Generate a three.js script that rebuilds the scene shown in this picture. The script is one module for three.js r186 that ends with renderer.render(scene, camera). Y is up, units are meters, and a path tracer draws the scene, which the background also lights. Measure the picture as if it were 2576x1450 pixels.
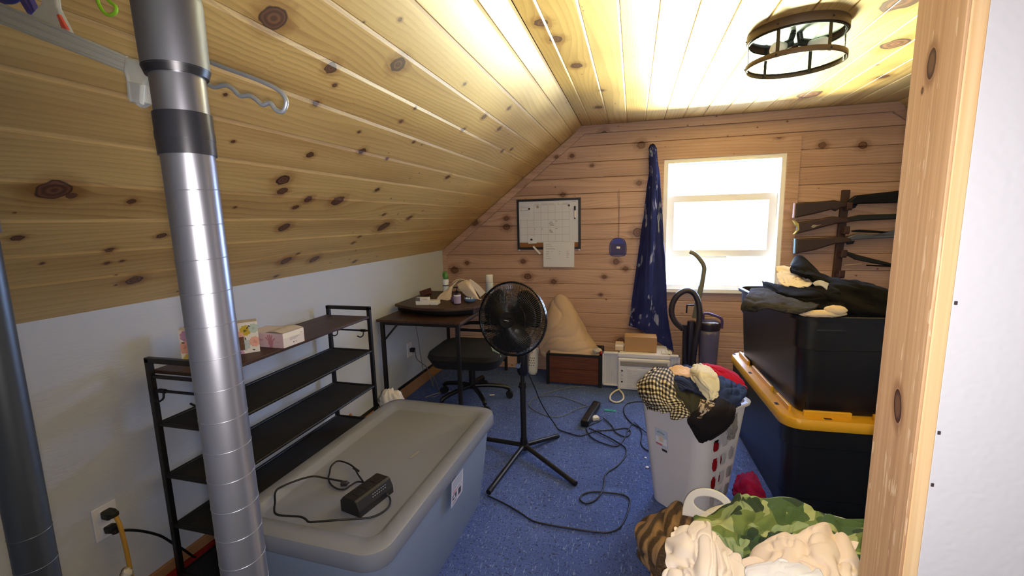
import * as THREE from 'three';
import { RoundedBoxGeometry } from 'three/addons/geometries/RoundedBoxGeometry.js';
import { mergeGeometries, mergeVertices, toCreasedNormals } from 'three/addons/utils/BufferGeometryUtils.js';
import { RectAreaLightUniformsLib } from 'three/addons/lights/RectAreaLightUniformsLib.js';

// ---------------------------------------------------------------- camera, sky, sun, daylight, exposure
RectAreaLightUniformsLib.init();
const scene = new THREE.Scene();
const camera = new THREE.PerspectiveCamera(65.887, 2576 / 1450, 0.02, 200);
camera.position.set(0, 1.4, 0);
camera.rotation.set(-0.1518, 0.2673, -0.0243, 'YXZ');
camera.updateMatrixWorld();
const renderer = new THREE.WebGLRenderer({ antialias: true });
renderer.toneMapping = THREE.LinearToneMapping;
renderer.toneMappingExposure = 1.0;
renderer.shadowMap.enabled = true;
scene.background = new THREE.Color(0.72, 0.86, 1.0);
scene.backgroundIntensity = 9;

const sun = new THREE.DirectionalLight(0xfff1d6, 22);          // high behind the house: it reaches the unseen porch roof and the lawn, not the room
sun.position.set(-6, 14, -9); sun.target.position.set(0, 0, -6); sun.castShadow = true;
Object.assign(sun.shadow.camera, { left: -14, right: 14, top: 14, bottom: -14, near: 1, far: 40 });
scene.add(sun, sun.target);
function daylight(color, intensity, w, h, at, to) {
  const l = new THREE.RectAreaLight(color, intensity, w, h);
  l.position.set(...at); l.lookAt(...to); scene.add(l); return l;
}
daylight(0xf2f5c4, 430, 3.2, 4.6, [0.7, -0.28, -8.3], [0.7, 3, -8.3]);         // unseen source below the window, taken as a porch roof, lighting the ceiling
daylight(0x82aaff, 24, 0.86, 0.98, [0.68, 1.32, -4.16], [0.68, 1.1, 0]);      // open sky in the window
const unseenLensLight = new THREE.SpotLight(0xfff6f6, 4.9, 0, 1.3, .75, 2);                // unseen, just under the lens; lights the post, sheets and near wall
unseenLensLight.position.set(0.007, 1.391, 0.002); unseenLensLight.target.position.set(.02, 1.14, -.92); unseenLensLight.castShadow = true; unseenLensLight.shadow.radius = .4; unseenLensLight.shadow.camera.near = .05; scene.add(unseenLensLight, unseenLensLight.target);

// ---------------------------------------------------------------- helpers
function rng(seed) { let s = seed >>> 0 || 1; return () => { s |= 0; s = s + 0x6D2B79F5 | 0; let t = Math.imul(s ^ s >>> 15, 1 | s); t = t + Math.imul(t ^ t >>> 7, 61 | t) ^ t; return ((t ^ t >>> 14) >>> 0) / 4294967296; }; }
const R = rng(77);
const LAT = new Float32Array(65536); for (let i = 0; i < 65536; i++) LAT[i] = R();
function noise(x, y, s = 0) {                                   // smooth value noise, 0..1
  x += s * 17.31; y += s * 9.77;
  const xi = Math.floor(x), yi = Math.floor(y); let fx = x - xi, fy = y - yi;
  fx = fx * fx * (3 - 2 * fx); fy = fy * fy * (3 - 2 * fy);
  const a = LAT[(xi & 255) | (yi & 255) << 8], b = LAT[(xi + 1 & 255) | (yi & 255) << 8], c = LAT[(xi & 255) | (yi + 1 & 255) << 8], d = LAT[(xi + 1 & 255) | (yi + 1 & 255) << 8];
  return a + (b - a) * fx + (c - a + (a - b - c + d) * fx) * fy;
}
function fbm(x, y, s = 0, o = 4) { let v = 0, a = .5, t = 0; for (let i = 0; i < o; i++) { v += a * noise(x, y, s + i); t += a; a *= .5; x *= 2.03; y *= 2.03; } return v / t; }
const clamp = (v, a = 0, b = 1) => Math.min(b, Math.max(a, v)), lerp = (a, b, t) => a + (b - a) * t;
const mix3 = (a, b, t) => [a[0] + (b[0] - a[0]) * t, a[1] + (b[1] - a[1]) * t, a[2] + (b[2] - a[2]) * t];
const smooth = (a, b, v) => { v = clamp((v - a) / (b - a)); return v * v * (3 - 2 * v); };
const hex = (h) => [h >> 16 & 255, h >> 8 & 255, h & 255];

function dataTex(w, h, fn, { srgb = true, repeat = true } = {}) {
  const d = new Uint8Array(w * h * 4);
  for (let y = 0; y < h; y++) for (let x = 0; x < w; x++) {
    const c = fn((x + .5) / w, (y + .5) / h), k = (y * w + x) * 4;
    d[k] = clamp(c[0], 0, 255); d[k + 1] = clamp(c[1], 0, 255); d[k + 2] = clamp(c[2], 0, 255); d[k + 3] = 255;
  }
  const t = new THREE.DataTexture(d, w, h, THREE.RGBAFormat);
  t.magFilter = THREE.LinearFilter; t.minFilter = THREE.LinearMipmapLinearFilter; t.generateMipmaps = true;
  if (srgb) t.colorSpace = THREE.SRGBColorSpace;
  if (repeat) t.wrapS = t.wrapT = THREE.RepeatWrapping;
  t.needsUpdate = true; return t;
}
function canvasTex(w, h, draw) {
  const c = document.createElement('canvas'); c.width = w; c.height = h; draw(c.getContext('2d'), w, h);
  const t = new THREE.CanvasTexture(c); t.colorSpace = THREE.SRGBColorSpace; return t;
}
function M(color, roughness = .6, o = {}) { return new THREE.MeshPhysicalMaterial({ color, roughness, side: THREE.DoubleSide, ...o }); }

// names: a repeat at top level takes _001, _002 ...
const used = {};
function numbered(n) { const k = used[n] = (used[n] ?? -1) + 1; return k ? `${n}_${String(k).padStart(3, '0')}` : n; }
const origin = new WeakMap();
function shadows(o) { o.traverse((c) => { if (c.isMesh) c.castShadow = c.receiveShadow = true; }); return o; }
function thing(name, label, category, at = [0, 0, 0], group) {
  const g = new THREE.Group(); g.name = numbered(name); g.position.set(...at); origin.set(g, at); scene.add(g);
  g.userData = { label, category }; if (group) g.userData.group = group; return g;
}
function struct(name, at = [0, 0, 0], label) {
  const g = new THREE.Group(); g.name = name; g.position.set(...at); origin.set(g, at); scene.add(g);
  g.userData = { kind: 'structure' }; if (label) g.userData.label = label; return g;
}
// a part: geometry is written in world metres and moved to its thing's base
function part(parent, name, geos, mat, label) {
  let g = merge(geos);
  const o = origin.get(parent) ?? [0, 0, 0];
  g.translate(-o[0], -o[1], -o[2]);
  const m = new THREE.Mesh(g, mat); m.name = name; m.castShadow = m.receiveShadow = true; parent.add(m);
  origin.set(m, o); if (label) m.userData.label = label; return m;
}
function single(name, label, category, geos, mat, at, group) {   // a thing of one piece
  const g = merge(geos); g.computeBoundingBox(); const b = g.boundingBox;
  const p = at ?? [(b.min.x + b.max.x) / 2, b.min.y, (b.min.z + b.max.z) / 2];
  g.translate(-p[0], -p[1], -p[2]);
  const m = new THREE.Mesh(g, mat); m.name = numbered(name); m.position.set(...p); origin.set(m, p); m.castShadow = m.receiveShadow = true;
  m.userData = { label, category }; if (group) m.userData.group = group; scene.add(m); return m;
}
function plain(g) {
  if (g.index) g = g.toNonIndexed(); else g = g.clone();
  for (const k of Object.keys(g.attributes)) if (!['position', 'normal', 'uv'].includes(k)) g.deleteAttribute(k);
  if (!g.attributes.normal) g.computeVertexNormals();
  if (!g.attributes.uv) g.setAttribute('uv', new THREE.BufferAttribute(new Float32Array(g.attributes.position.count * 2), 2));
  g.morphAttributes = {}; g.clearGroups(); return g;
}
function merge(geos) { if (!Array.isArray(geos)) geos = [geos]; return geos.length === 1 ? plain(geos[0]) : mergeGeometries(geos.map(plain)); }
function put(g, at = [0, 0, 0], rot = [0, 0, 0], order = 'XYZ') { g.applyMatrix4(new THREE.Matrix4().compose(new THREE.Vector3(...at), new THREE.Quaternion().setFromEuler(new THREE.Euler(...rot, order)), new THREE.Vector3(1, 1, 1))); return g; }
function bx(w, h, d, at, rot, r = .004, seg = 2) {               // bevelled box centred at `at`
  r = Math.min(r, w / 2.01, h / 2.01, d / 2.01);
  return put(r > 0 ? new RoundedBoxGeometry(w, h, d, seg, r) : new THREE.BoxGeometry(w, h, d), at, rot);
}
function box(x0, x1, y0, y1, z0, z1, r = .004) { return bx(Math.abs(x1 - x0), Math.abs(y1 - y0), Math.abs(z1 - z0), [(x0 + x1) / 2, (y0 + y1) / 2, (z0 + z1) / 2], [0, 0, 0], r); }
const V = (p) => new THREE.Vector3(...p);
function between(a, b, g) {                                      // a geometry along +y, of unit length centred, laid from a to b
  const A = V(a), B = V(b), d = B.clone().sub(A), L = d.length();
  g.applyMatrix4(new THREE.Matrix4().compose(A.clone().add(B).multiplyScalar(.5), new THREE.Quaternion().setFromUnitVectors(new THREE.Vector3(0, 1, 0), d.normalize()), new THREE.Vector3(1, L, 1)));
  return g;
}
function rod(a, b, r = .01, r2 = r, seg = 16) { return between(a, b, new THREE.CylinderGeometry(r2, r, 1, seg)); }
function bar(a, b, w = .02, d = w) {                             // square bar from a to b
  const A = V(a), B = V(b), L = A.distanceTo(B), g = new RoundedBoxGeometry(w, L, d, 1, Math.min(w, d) * .12);
  const dir = B.clone().sub(A).normalize(), up = Math.abs(dir.y) > .9 ? new THREE.Vector3(0, 0, 1) : new THREE.Vector3(0, 1, 0);
  const x = up.clone().cross(dir).normalize(), z = x.clone().cross(dir).normalize();
  g.applyMatrix4(new THREE.Matrix4().makeBasis(x, dir, z).setPosition(A.add(B).multiplyScalar(.5))); return g;
}
function tube(pts, r = .004, n, rs = 8, closed = false) {
  return new THREE.TubeGeometry(new THREE.CatmullRomCurve3(pts.map(V), closed, 'centripetal'), n ?? pts.length * 10, r, rs, closed);
}
function cable(pts, r, n) {                                      // a tube with round ends
  return [tube(pts, r, n), put(new THREE.SphereGeometry(r, 8, 6), pts[0]), put(new THREE.SphereGeometry(r, 8, 6), pts[pts.length - 1])];
}
function lathe(prof, at = [0, 0, 0], seg = 32, rot) { return put(new THREE.LatheGeometry(prof.map((p) => new THREE.Vector2(...p)), seg), at, rot); }
function outline(pts) { const s = new THREE.Shape(); pts.forEach((p, i) => i ? s.lineTo(...p) : s.moveTo(...p)); s.closePath(); return s; }
function extr(shape, depth, bevel = 0, o = {}) {
  return new THREE.ExtrudeGeometry(shape, { depth: depth - 2 * bevel, bevelEnabled: bevel > 0, bevelThickness: bevel, bevelSize: bevel, bevelOffset: -bevel, bevelSegments: 2, curveSegments: 10, ...o }).translate(0, 0, bevel);
}
function roundRect(w, h, r, x = 0, y = 0) {
  const s = new THREE.Shape(), a = x - w / 2, b = x + w / 2, c = y - h / 2, d = y + h / 2;
  s.moveTo(a + r, c); s.lineTo(b - r, c); s.absarc(b - r, c + r, r, -Math.PI / 2, 0); s.lineTo(b, d - r); s.absarc(b - r, d - r, r, 0, Math.PI / 2);
  s.lineTo(a + r, d); s.absarc(a + r, d - r, r, Math.PI / 2, Math.PI); s.lineTo(a, c + r); s.absarc(a + r, c + r, r, Math.PI, Math.PI * 1.5); return s;
}
function uvPlane(w, h, at, rot, order) { return put(new THREE.PlaneGeometry(w, h), at, rot, order); }
function cr(p0, p1, p2, p3, t) { return .5 * (2 * p1 + (p2 - p0) * t + (2 * p0 - 5 * p1 + 4 * p2 - p3) * t * t + (3 * p1 - p0 - 3 * p2 + p3) * t * t * t); }
function ease(a, t) {                                            // smooth curve through an array of numbers
  const n = a.length - 1, x = clamp(t) * n, i = Math.min(Math.floor(x), n - 1);
  return cr(a[Math.max(i - 1, 0)], a[i], a[i + 1], a[Math.min(i + 2, n)], x - i);
}
// a piece of cloth through a net of points, with folds and thickness
function drape(rows, { nu = 48, nv = 48, thick = .005, amp = .012, f = [6, 6], seed = 1, sharp = 1, fray = 0, uv = 1, foldEdge = true } = {}) {
  const P = [], N = new THREE.Vector3(), at = (u, v) => [0, 1, 2].map((k) => ease(rows.map((r) => ease(r.map((p) => p[k]), u)), v));
  for (let j = 0; j <= nv; j++) for (let i = 0; i <= nu; i++) {
    const u = i / nu, v = j / nv, p = V(at(u, v)), e = .01;
    const du = V(at(Math.min(u + e, 1), v)).sub(V(at(Math.max(u - e, 0), v))), dv = V(at(u, Math.min(v + e, 1))).sub(V(at(u, Math.max(v - e, 0))));
    N.crossVectors(du, dv); if (N.lengthSq() > 1e-14) N.normalize();
    const wx = u * f[0] + 1.3 * noise(u * 3, v * 3, seed + 3), wy = v * f[1] + 1.3 * noise(u * 3, v * 3, seed + 7);
    const rdg = (q, s) => 1 - Math.abs(2 * q - 1), soft = fbm(wx * .8, wy * .8, seed + 2, 2);
    let n = .9 * soft + .55 * Math.pow(rdg(noise(wx, wy, seed)), 2 + 2 * sharp) + .3 * Math.pow(rdg(noise(wx * 1.9 + wy * .6, wy * 1.7 - wx * .4, seed + 11)), 3 + 2 * sharp);
    const edge = foldEdge ? 1 : smooth(0, .15, Math.min(u, v, 1 - u, 1 - v));
    p.addScaledVector(N, amp * 1.3 * edge * (n - .75));
    P.push({ p, n: N.clone(), u, v });
  }
  const W = nu + 1, pos = [], uvs = [], idx = [], add = (q, s) => { const c = q.p.clone().addScaledVector(q.n, s * thick / 2); pos.push(c.x, c.y, c.z); uvs.push(q.u * uv, q.v * uv); };
  P.forEach((q) => add(q, 1)); P.forEach((q) => add(q, -1)); const K = P.length;
  for (let j = 0; j < nv; j++) for (let i = 0; i < nu; i++) { const a = j * W + i, b = a + 1, c = a + W, d = c + 1; idx.push(a, b, d, a, d, c, K + a, K + d, K + b, K + a, K + c, K + d); }
  const rim = []; for (let i = 0; i < nu; i++) rim.push(i); for (let j = 0; j < nv; j++) rim.push(j * W + nu); for (let i = nu; i > 0; i--) rim.push(nv * W + i); for (let j = nv; j > 0; j--) rim.push(j * W);
  for (let k = 0; k < rim.length; k++) { const a = rim[k], b = rim[(k + 1) % rim.length]; idx.push(a, K + a, K + b, a, K + b, b); }
  const g = new THREE.BufferGeometry(); g.setAttribute('position', new THREE.Float32BufferAttribute(pos, 3)); g.setAttribute('uv', new THREE.Float32BufferAttribute(uvs, 2)); g.setIndex(idx); g.computeVertexNormals(); return g;
}
// a crumpled lump of cloth: an ellipsoid with folds
function lump(c, r, { rot = [0, 0, 0], amp = .2, f = 4, seed = 1, pow = 1, n = 56, uv = 1 } = {}) {
  const g = new THREE.SphereGeometry(1, n, n / 2 | 0), p = g.attributes.position, q = g.attributes.uv;
  for (let i = 0; i < p.count; i++) {
    const d = new THREE.Vector3().fromBufferAttribute(p, i), a = Math.atan2(d.z, d.x), cs = Math.cos(a), sn = Math.sin(a), w = Math.sqrt(Math.max(0, 1 - d.y * d.y));
    let k = 1 - Math.abs(2 * fbm(cs * w * f + d.y * 1.7 + 9, sn * w * f + d.y * 2.3 + 9, seed, 3) - 1); k = Math.pow(k, 1.5);
    const e = (v) => Math.sign(v) * Math.pow(Math.abs(v), pow);
    p.setXYZ(i, e(d.x) * r[0] * (1 + amp * (k - .55) * 2), e(d.y) * r[1] * (1 + amp * (k - .55) * 2), e(d.z) * r[2] * (1 + amp * (k - .55) * 2));
    q.setXY(i, (d.x * r[0] + d.z * .4 * r[2]) * uv, (d.y * r[1] + d.z * .7 * r[2]) * uv);
  }
  g.deleteAttribute('normal'); let m = mergeVertices(g, 1e-5); m.computeVertexNormals(); return put(m, c, rot);
}

// ---------------------------------------------------------------- pine boards
function woodTex({ w, h, u0, u1, v0, v1, bounds, knots, light, dark, seed, alongV = false }) {
  const R = rng(seed), planks = []; for (let i = 0; i <= bounds.length; i++) planks.push({ s: R() * 90, tone: (R() - .5), freq: 26 + R() * 40, off: R() * 2 - 1, cath: R() });
  const K = knots.slice(); for (let i = 0; i < 90; i++) K.push([u0 + (u1 - u0) * R(), v0 + (v1 - v0) * R(), .002 + R() * R() * .005]);   // and many pin knots
  const rowKnots = (v) => K.filter((k) => Math.abs(k[1] - v) < k[2] * 7 + .01);
  const d = new Uint8Array(w * h * 4), kd = [[84, 50, 34], [128, 84, 54], [40, 22, 16]];
  for (let y = 0; y < h; y++) {
    const v = v0 + (v1 - v0) * (y + .5) / h; let pi = 0; while (pi < bounds.length && v > bounds[pi]) pi++;
    const p = planks[pi], near = rowKnots(v), pv = v - (bounds[pi] ?? v1);
    for (let x = 0; x < w; x++) {
      const u = u0 + (u1 - u0) * (x + .5) / w; let g = pv, kn = 0, kc = null, halo = 0, tail = 0;
      for (const k of near) {
        const du = u - k[0]; if (Math.abs(du) > k[2] * 14) continue; const dy = v - k[1], r = k[2], rr = (du * du) / 4 + dy * dy;
        g -= dy * r * r * 1.6 / (rr + r * r * 1.2);
        const q = Math.sqrt(du * du / 1.35 + dy * dy) / r * (1 + .25 * (noise(du / r * 2, dy / r * 2, r * 900) - .5));
        if (q < 1) { kn = Math.max(kn, smooth(1, .88, q)); kc = mix3(mix3(kd[0], kd[1], .5 + .5 * Math.sin(q * 14 + r * 500)), kd[2], smooth(.7, .95, q) * .8); }
        halo = Math.max(halo, (1 - smooth(1, 2.4, q)) * .45); tail = Math.max(tail, Math.exp(-Math.abs(dy) / (r * .35)) * Math.exp(-Math.abs(du) / (r * 3.5)) * (r > .006 ? .55 : .3));
      }
      const sway = fbm(u * .8 + p.s, g * 5, p.s, 2) - .5, t = (g + p.off * .1) * p.freq + sway * (3.5 + 5 * p.cath) + u * .35;
      const saw = t - Math.floor(t), band = Math.pow(saw, 2.2) * smooth(1, .9, saw);
      const fine = noise(u * 9 + p.s, g * 900, p.s) * .6 + noise(u * 40, g * 1800, p.s + 3) * .4, blotch = fbm(u * 1.3 + p.s, g * 14, p.s + 5, 3);
      let a = .16 + .5 * band * (.45 + .55 * p.cath) + .22 * (fine - .5) + .55 * (blotch - .5) + .16 * p.tone + halo + tail;
      let c = mix3(light, dark, clamp(a, 0, 1.15)); if (kc) c = mix3(c, kc, kn);
      const i = (y * w + x) * 4; d[i] = clamp(c[0], 0, 255); d[i + 1] = clamp(c[1], 0, 255); d[i + 2] = clamp(c[2], 0, 255); d[i + 3] = 255;
    }
  }
  const t = new THREE.DataTexture(d, w, h, THREE.RGBAFormat); t.magFilter = THREE.LinearFilter; t.minFilter = THREE.LinearMipmapLinearFilter; t.generateMipmaps = true;
  t.colorSpace = THREE.SRGBColorSpace; t.wrapS = t.wrapT = THREE.MirroredRepeatWrapping; t.needsUpdate = true; return t;
}
// one board: length along u, width along v, face at +n; top edge has the wide chamfer
function board(u0, u1, v0, v1, frame, uvOf, { chamfer = .011, drop = .0045, gap = .0012, th = .018 } = {}) {
  v0 += gap / 2; v1 -= gap / 2;
  const prof = [[v0, -th], [v0, -.0025], [v0 + .0025, 0], [v1 - chamfer, 0], [v1, -drop], [v1, -th]];
  const pos = [], uv = [], P = (u, k) => { const q = frame(u, prof[k][0], prof[k][1]); return q; }, quad = (a, b, c, d) => {
    for (const [u, k] of [a, b, c, a, c, d]) { pos.push(...P(u, k)); uv.push(...uvOf(u, prof[k][0])); }
  };
  for (let k = 0; k < 5; k++) quad([u0, k], [u1, k], [u1, k + 1], [u0, k + 1]);
  quad([u0, 5], [u1, 5], [u1, 0], [u0, 0]);
  for (const u of [u0, u1]) for (let k = 1; k < 5; k++) { for (const q of u === u0 ? [0, k, k + 1] : [0, k + 1, k]) { pos.push(...P(u, q)); uv.push(...uvOf(u, prof[q][0])); } }
  const g = new THREE.BufferGeometry(); g.setAttribute('position', new THREE.Float32BufferAttribute(pos, 3)); g.setAttribute('uv', new THREE.Float32BufferAttribute(uv, 2)); g.computeVertexNormals(); return g;
}

// ================================================================ the room
const XK = -1.76, XR = 3.13, ZB = -3.97, ZF = 1.0, KNEE = 1.13, CEIL = 2.17, XC = -0.43, XD = 1.80;
const PINE_L = [226, 190, 118], PINE_D = [160, 117, 60];
const drywall = M(0xcfd1d6, .9, { bumpMap: dataTex(512, 512, (u, v) => { const n = 255 * (.5 * fbm(u * 40, v * 40, 3, 3) + .5 * noise(u * 200, v * 200, 5)); return [n, n, n]; }, { srgb: false }), bumpScale: .0006 });
for (const t of [drywall.bumpMap]) t.repeat.set(2, 2);

// --- floor with blue loop carpet
{
  const f = struct('floor');
  const carpet = dataTex(1024, 1024, (u, v) => {
    const s = noise(u * 420, v * 420, 1), q = noise(u * 190, v * 190, 4), b = fbm(u * 7, v * 7, 8, 3), w = noise(u * 300 + 40, v * 60, 21);
    let c = mix3([50, 68, 120], [92, 114, 176], .22 + .36 * s + .5 * (b - .5)); if (q > .8) c = mix3(c, [34, 42, 66], .7); if (w > .86) c = mix3(c, [150, 166, 196], .5);
    return c;
  });
  const bump = dataTex(512, 512, (u, v) => { const n = 255 * (.6 * noise(u * 230, v * 230, 2) + .4 * noise(u * 90, v * 90, 6)); return [n, n, n]; }, { srgb: false });
  const m = M(0xffffff, .97, { map: carpet, bumpMap: bump, bumpScale: .004, sheen: .3, sheenRoughness: .8, sheenColor: new THREE.Color(.3, .4, .7) });
  const g = new THREE.BoxGeometry(XR - XK + .3, .1, ZF - ZB + .3); put(g, [(XR + XK) / 2, -.05, (ZF + ZB) / 2]);
  const p = g.attributes.position, uv = g.attributes.uv; for (let i = 0; i < p.count; i++) uv.setXY(i, p.getX(i) / 1.1, p.getZ(i) / 1.1);
  part(f, 'carpet', g, m);
}
const darkerDrywall = drywall.clone(); darkerDrywall.color.set(0xc4cad2);  // copy of the drywall, toned darker and bluer for the left wall
// --- knee walls, rear wall, partition
part(struct('wall_left'), 'wall_panel', box(XK - .1, XK, 0, KNEE + .06, ZB, ZF, 0), darkerDrywall);
part(struct('wall_right'), 'wall_panel', box(XR, XR + .1, 0, KNEE + .06, ZB, ZF, 0), drywall);
{
  part(struct('wall_rear'), 'wall_panel', box(XK - .1, XR + .1, 0, 2.3, ZF, ZF + .1, 0), drywall);
}
{ // partition beside the doorway, its raw pine end post towards the opening
  const X0 = .434, w = struct('wall_front');
  const panel = part(w, 'wall_panel', box(X0 + .026, XR, 0, CEIL + .05, -.915, -.8, .002), drywall);
  const post = new THREE.MeshPhysicalMaterial({ roughness: .62, map: dataTex(512, 2048, (u, v) => {
    const x = u * .14, y = v * 2.2; let c = mix3([226, 190, 146], [174, 134, 96], clamp(.25 + .5 * fbm(x * 60, y * 1.4, 3, 3) + .35 * (noise(x * 420, y * 4, 9) - .5) + .3 * (noise(x * 160, y * 2, 12) - .5)));
    if (noise(x * 330, y * 26, 14) > .83 && noise(x * 70, y * 5, 15) > .5) c = mix3(c, [232, 206, 172], .75);   // specks of old paint
    for (const [kx, ky, a, b, s] of [[.066, 1.62, .011, .024, 0], [.05, 1.585, .003, .005, 0], [.078, 1.075, .012, .03, .35]]) {
      const dx = x - kx + (y - ky) * s * .4, dy = y - ky, q = Math.hypot(dx / a, dy / b); if (q < 1.9) c = mix3(c, q < 1 ? mix3([108, 78, 58], [58, 34, 32], smooth(.45, .95, q)) : [120, 80, 52], q < 1 ? smooth(1, .9, q) * .95 : .5 * (1 - smooth(1, 1.9, q)));
    } return c;
  }) });
  const g = box(X0, X0 + .005, 0, CEIL + .03, -.917, -.797, .0015), p = g.attributes.position, n = g.attributes.normal, uv = g.attributes.uv;
  for (let i = 0; i < p.count; i++) uv.setXY(i, (Math.abs(n.getX(i)) > .6 ? p.getZ(i) + .93 : p.getX(i) - X0 + .1) / .14, p.getY(i) / 2.2);
  const t = struct('trim_1'); part(t, 'rough_face', g, post);
  const edge = box(X0 + .005, X0 + .026, 0, CEIL + .03, -.917, -.797, .002), ep = edge.attributes.position, eu = edge.attributes.uv; for (let i = 0; i < ep.count; i++) eu.setXY(i, (ep.getX(i) - X0) / .14, ep.getY(i) / 2.2);
  part(t, 'lit_post_edge', edge, M(0xffffff, .55, { map: dataTex(128, 1024, (u, v) => mix3([238, 208, 160], [214, 172, 118], clamp(fbm(u * 14, v * 5, 4, 3) * .8 + .4 * (noise(u * 60, v * 12, 7) - .5)))) }));  // same board as the rough face; its lit edge is painted lighter
  const chip = M(0x3a3030, .8);
  for (const [y, z] of [[1.262, 0], [1.056, 0], [.968, 0]]) part(w, 'scuff', bx(.004, .006, .002, [X0 + .031, y, -.7995], [0, 0, 0], .0008), chip, 'small dark scuff where the drywall meets the post');
}
// --- pine: sloped ceiling, flat ceiling, back wall
const pineU = { w: 2048, h: 1024, u0: -4.0, u1: -.4, v0: -.03, v1: 1.70 };
const slopeB = [.205]; for (let i = 1; i < 11; i++) slopeB.push(.205 + .139 * i);
const slopeTex = woodTex({ ...pineU, bounds: slopeB, knots: [[-0.74, 0.590, 0.032], [-0.78, 0.573, 0.010], [-0.92, 0.560, 0.010], [-0.73, 0.415, 0.011], [-1.08, 0.402, 0.013], [-0.96, 0.343, 0.011], [-0.98, 0.276, 0.007], [-1.11, 0.161, 0.023], [-0.93, 1.207, 0.031], [-1.18, 1.159, 0.019], [-1.41, 1.274, 0.029], [-1.24, 1.115, 0.008], [-1.23, 1.035, 0.011], [-1.68, 1.088, 0.009], [-1.69, 1.164, 0.007], [-1.85, 1.358, 0.009], [-2.42, 1.403, 0.014], [-2.26, 1.288, 0.017], [-2.55, 1.280, 0.015], [-2.19, 1.177, 0.013], [-1.51, 0.983, 0.007], [-1.38, 0.834, 0.014], [-1.62, 0.903, 0.016], [-1.82, 0.894, 0.008], [-1.89, 1.017, 0.008], [-3.02, 1.208, 0.014], [-2.91, 1.169, 0.014], [-1.27, 1.389, 0.007], [-1.36, 0.699, 0.026], [-1.40, 0.642, 0.020], [-1.57, 0.606, 0.018], [-1.54, 0.555, 0.013], [-1.76, 0.606, 0.031], [-1.58, 0.426, 0.025], [-2.39, 0.406, 0.042], [-1.97, 0.700, 0.014], [-2.54, 0.865, 0.017], [-2.26, 0.516, 0.012], [-2.60, 0.487, 0.021], [-1.80, 0.164, 0.028], [-2.02, 0.143, 0.028], [-2.48, 0.051, 0.016], [-2.24, 0.264, 0.012], [-2.24, 0.318, 0.010], [-1.84, 0.211, 0.011], [-1.84, 0.029, 0.011]], light: PINE_L, dark: PINE_D, seed: 5 });
const ceilB = []; for (let i = 0; i < 16; i++) ceilB.push(-.349 + .1432 * i);
const ceilTex = woodTex({ w: 2048, h: 1280, u0: -4.0, u1: -.4, v0: -.45, v1: 1.82, bounds: ceilB, knots: [[-1.87, -0.366, 0.030], [-2.05, -0.337, 0.030], [-2.42, -0.294, 0.031], [-2.13, -0.465, 0.015], [-2.16, 0.160, 0.023], [-2.13, 0.948, 0.066], [-2.62, 1.166, 0.060], [-3.50, 1.102, 0.075], [-3.34, -0.250, 0.027], [-2.92, -0.200, 0.017], [-3.21, 1.384, 0.032]], light: PINE_L, dark: PINE_D, seed: 15 });
const wallB = []; for (let i = 0; i < 17; i++) wallB.push(.031 + .1317 * i);
const wallTex = woodTex({ w: 2048, h: 1280, u0: -1.8, u1: 1.9, v0: 0, v1: 2.2, bounds: wallB, knots: [[-0.60, 1.608, 0.021], [-0.97, 1.022, 0.022], [-0.93, 0.883, 0.029], [-0.14, 1.020, 0.025], [0.04, 1.270, 0.039], [-0.24, 0.886, 0.018], [-0.69, 0.838, 0.022], [-0.06, 0.958, 0.021], [-1.12, 1.339, 0.029], [-1.12, 1.415, 0.022], [-1.52, 1.007, 0.019], [-1.65, 0.937, 0.035], [-0.35, 1.842, 0.014], [-0.52, 1.933, 0.018], [0.04, 1.679, 0.021], [0.05, 1.985, 0.032], [0.09, 0.423, 0.025], [-0.09, 0.314, 0.029], [1.36, 1.900, 0.023], [1.62, 1.883, 0.027], [-0.48, 1.191, 0.014], [-0.27, 0.726, 0.014], [1.19, 1.329, 0.015]], light: [196, 162, 142], dark: [134, 100, 82], seed: 25 });
const pine = (map) => M(0xffffff, .46, { map, clearcoat: .15, clearcoatRoughness: .4 });
const slopePine = pine(slopeTex), ceilPine = pine(ceilTex), wallPine = pine(wallTex);
const backing = M(0x3a2a1c, .9);
const TX = .7878, TY = .6160;                                    // up the left slope
const uvSlope = (u, v) => [(u + 4) / 3.6, (v + .03) / 1.73], uvCeil = (u, v) => [(u + 4) / 3.6, (v + .45) / 2.27], uvWall = (u, v) => [(u + 1.8) / 3.7, v / 2.2];
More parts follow.
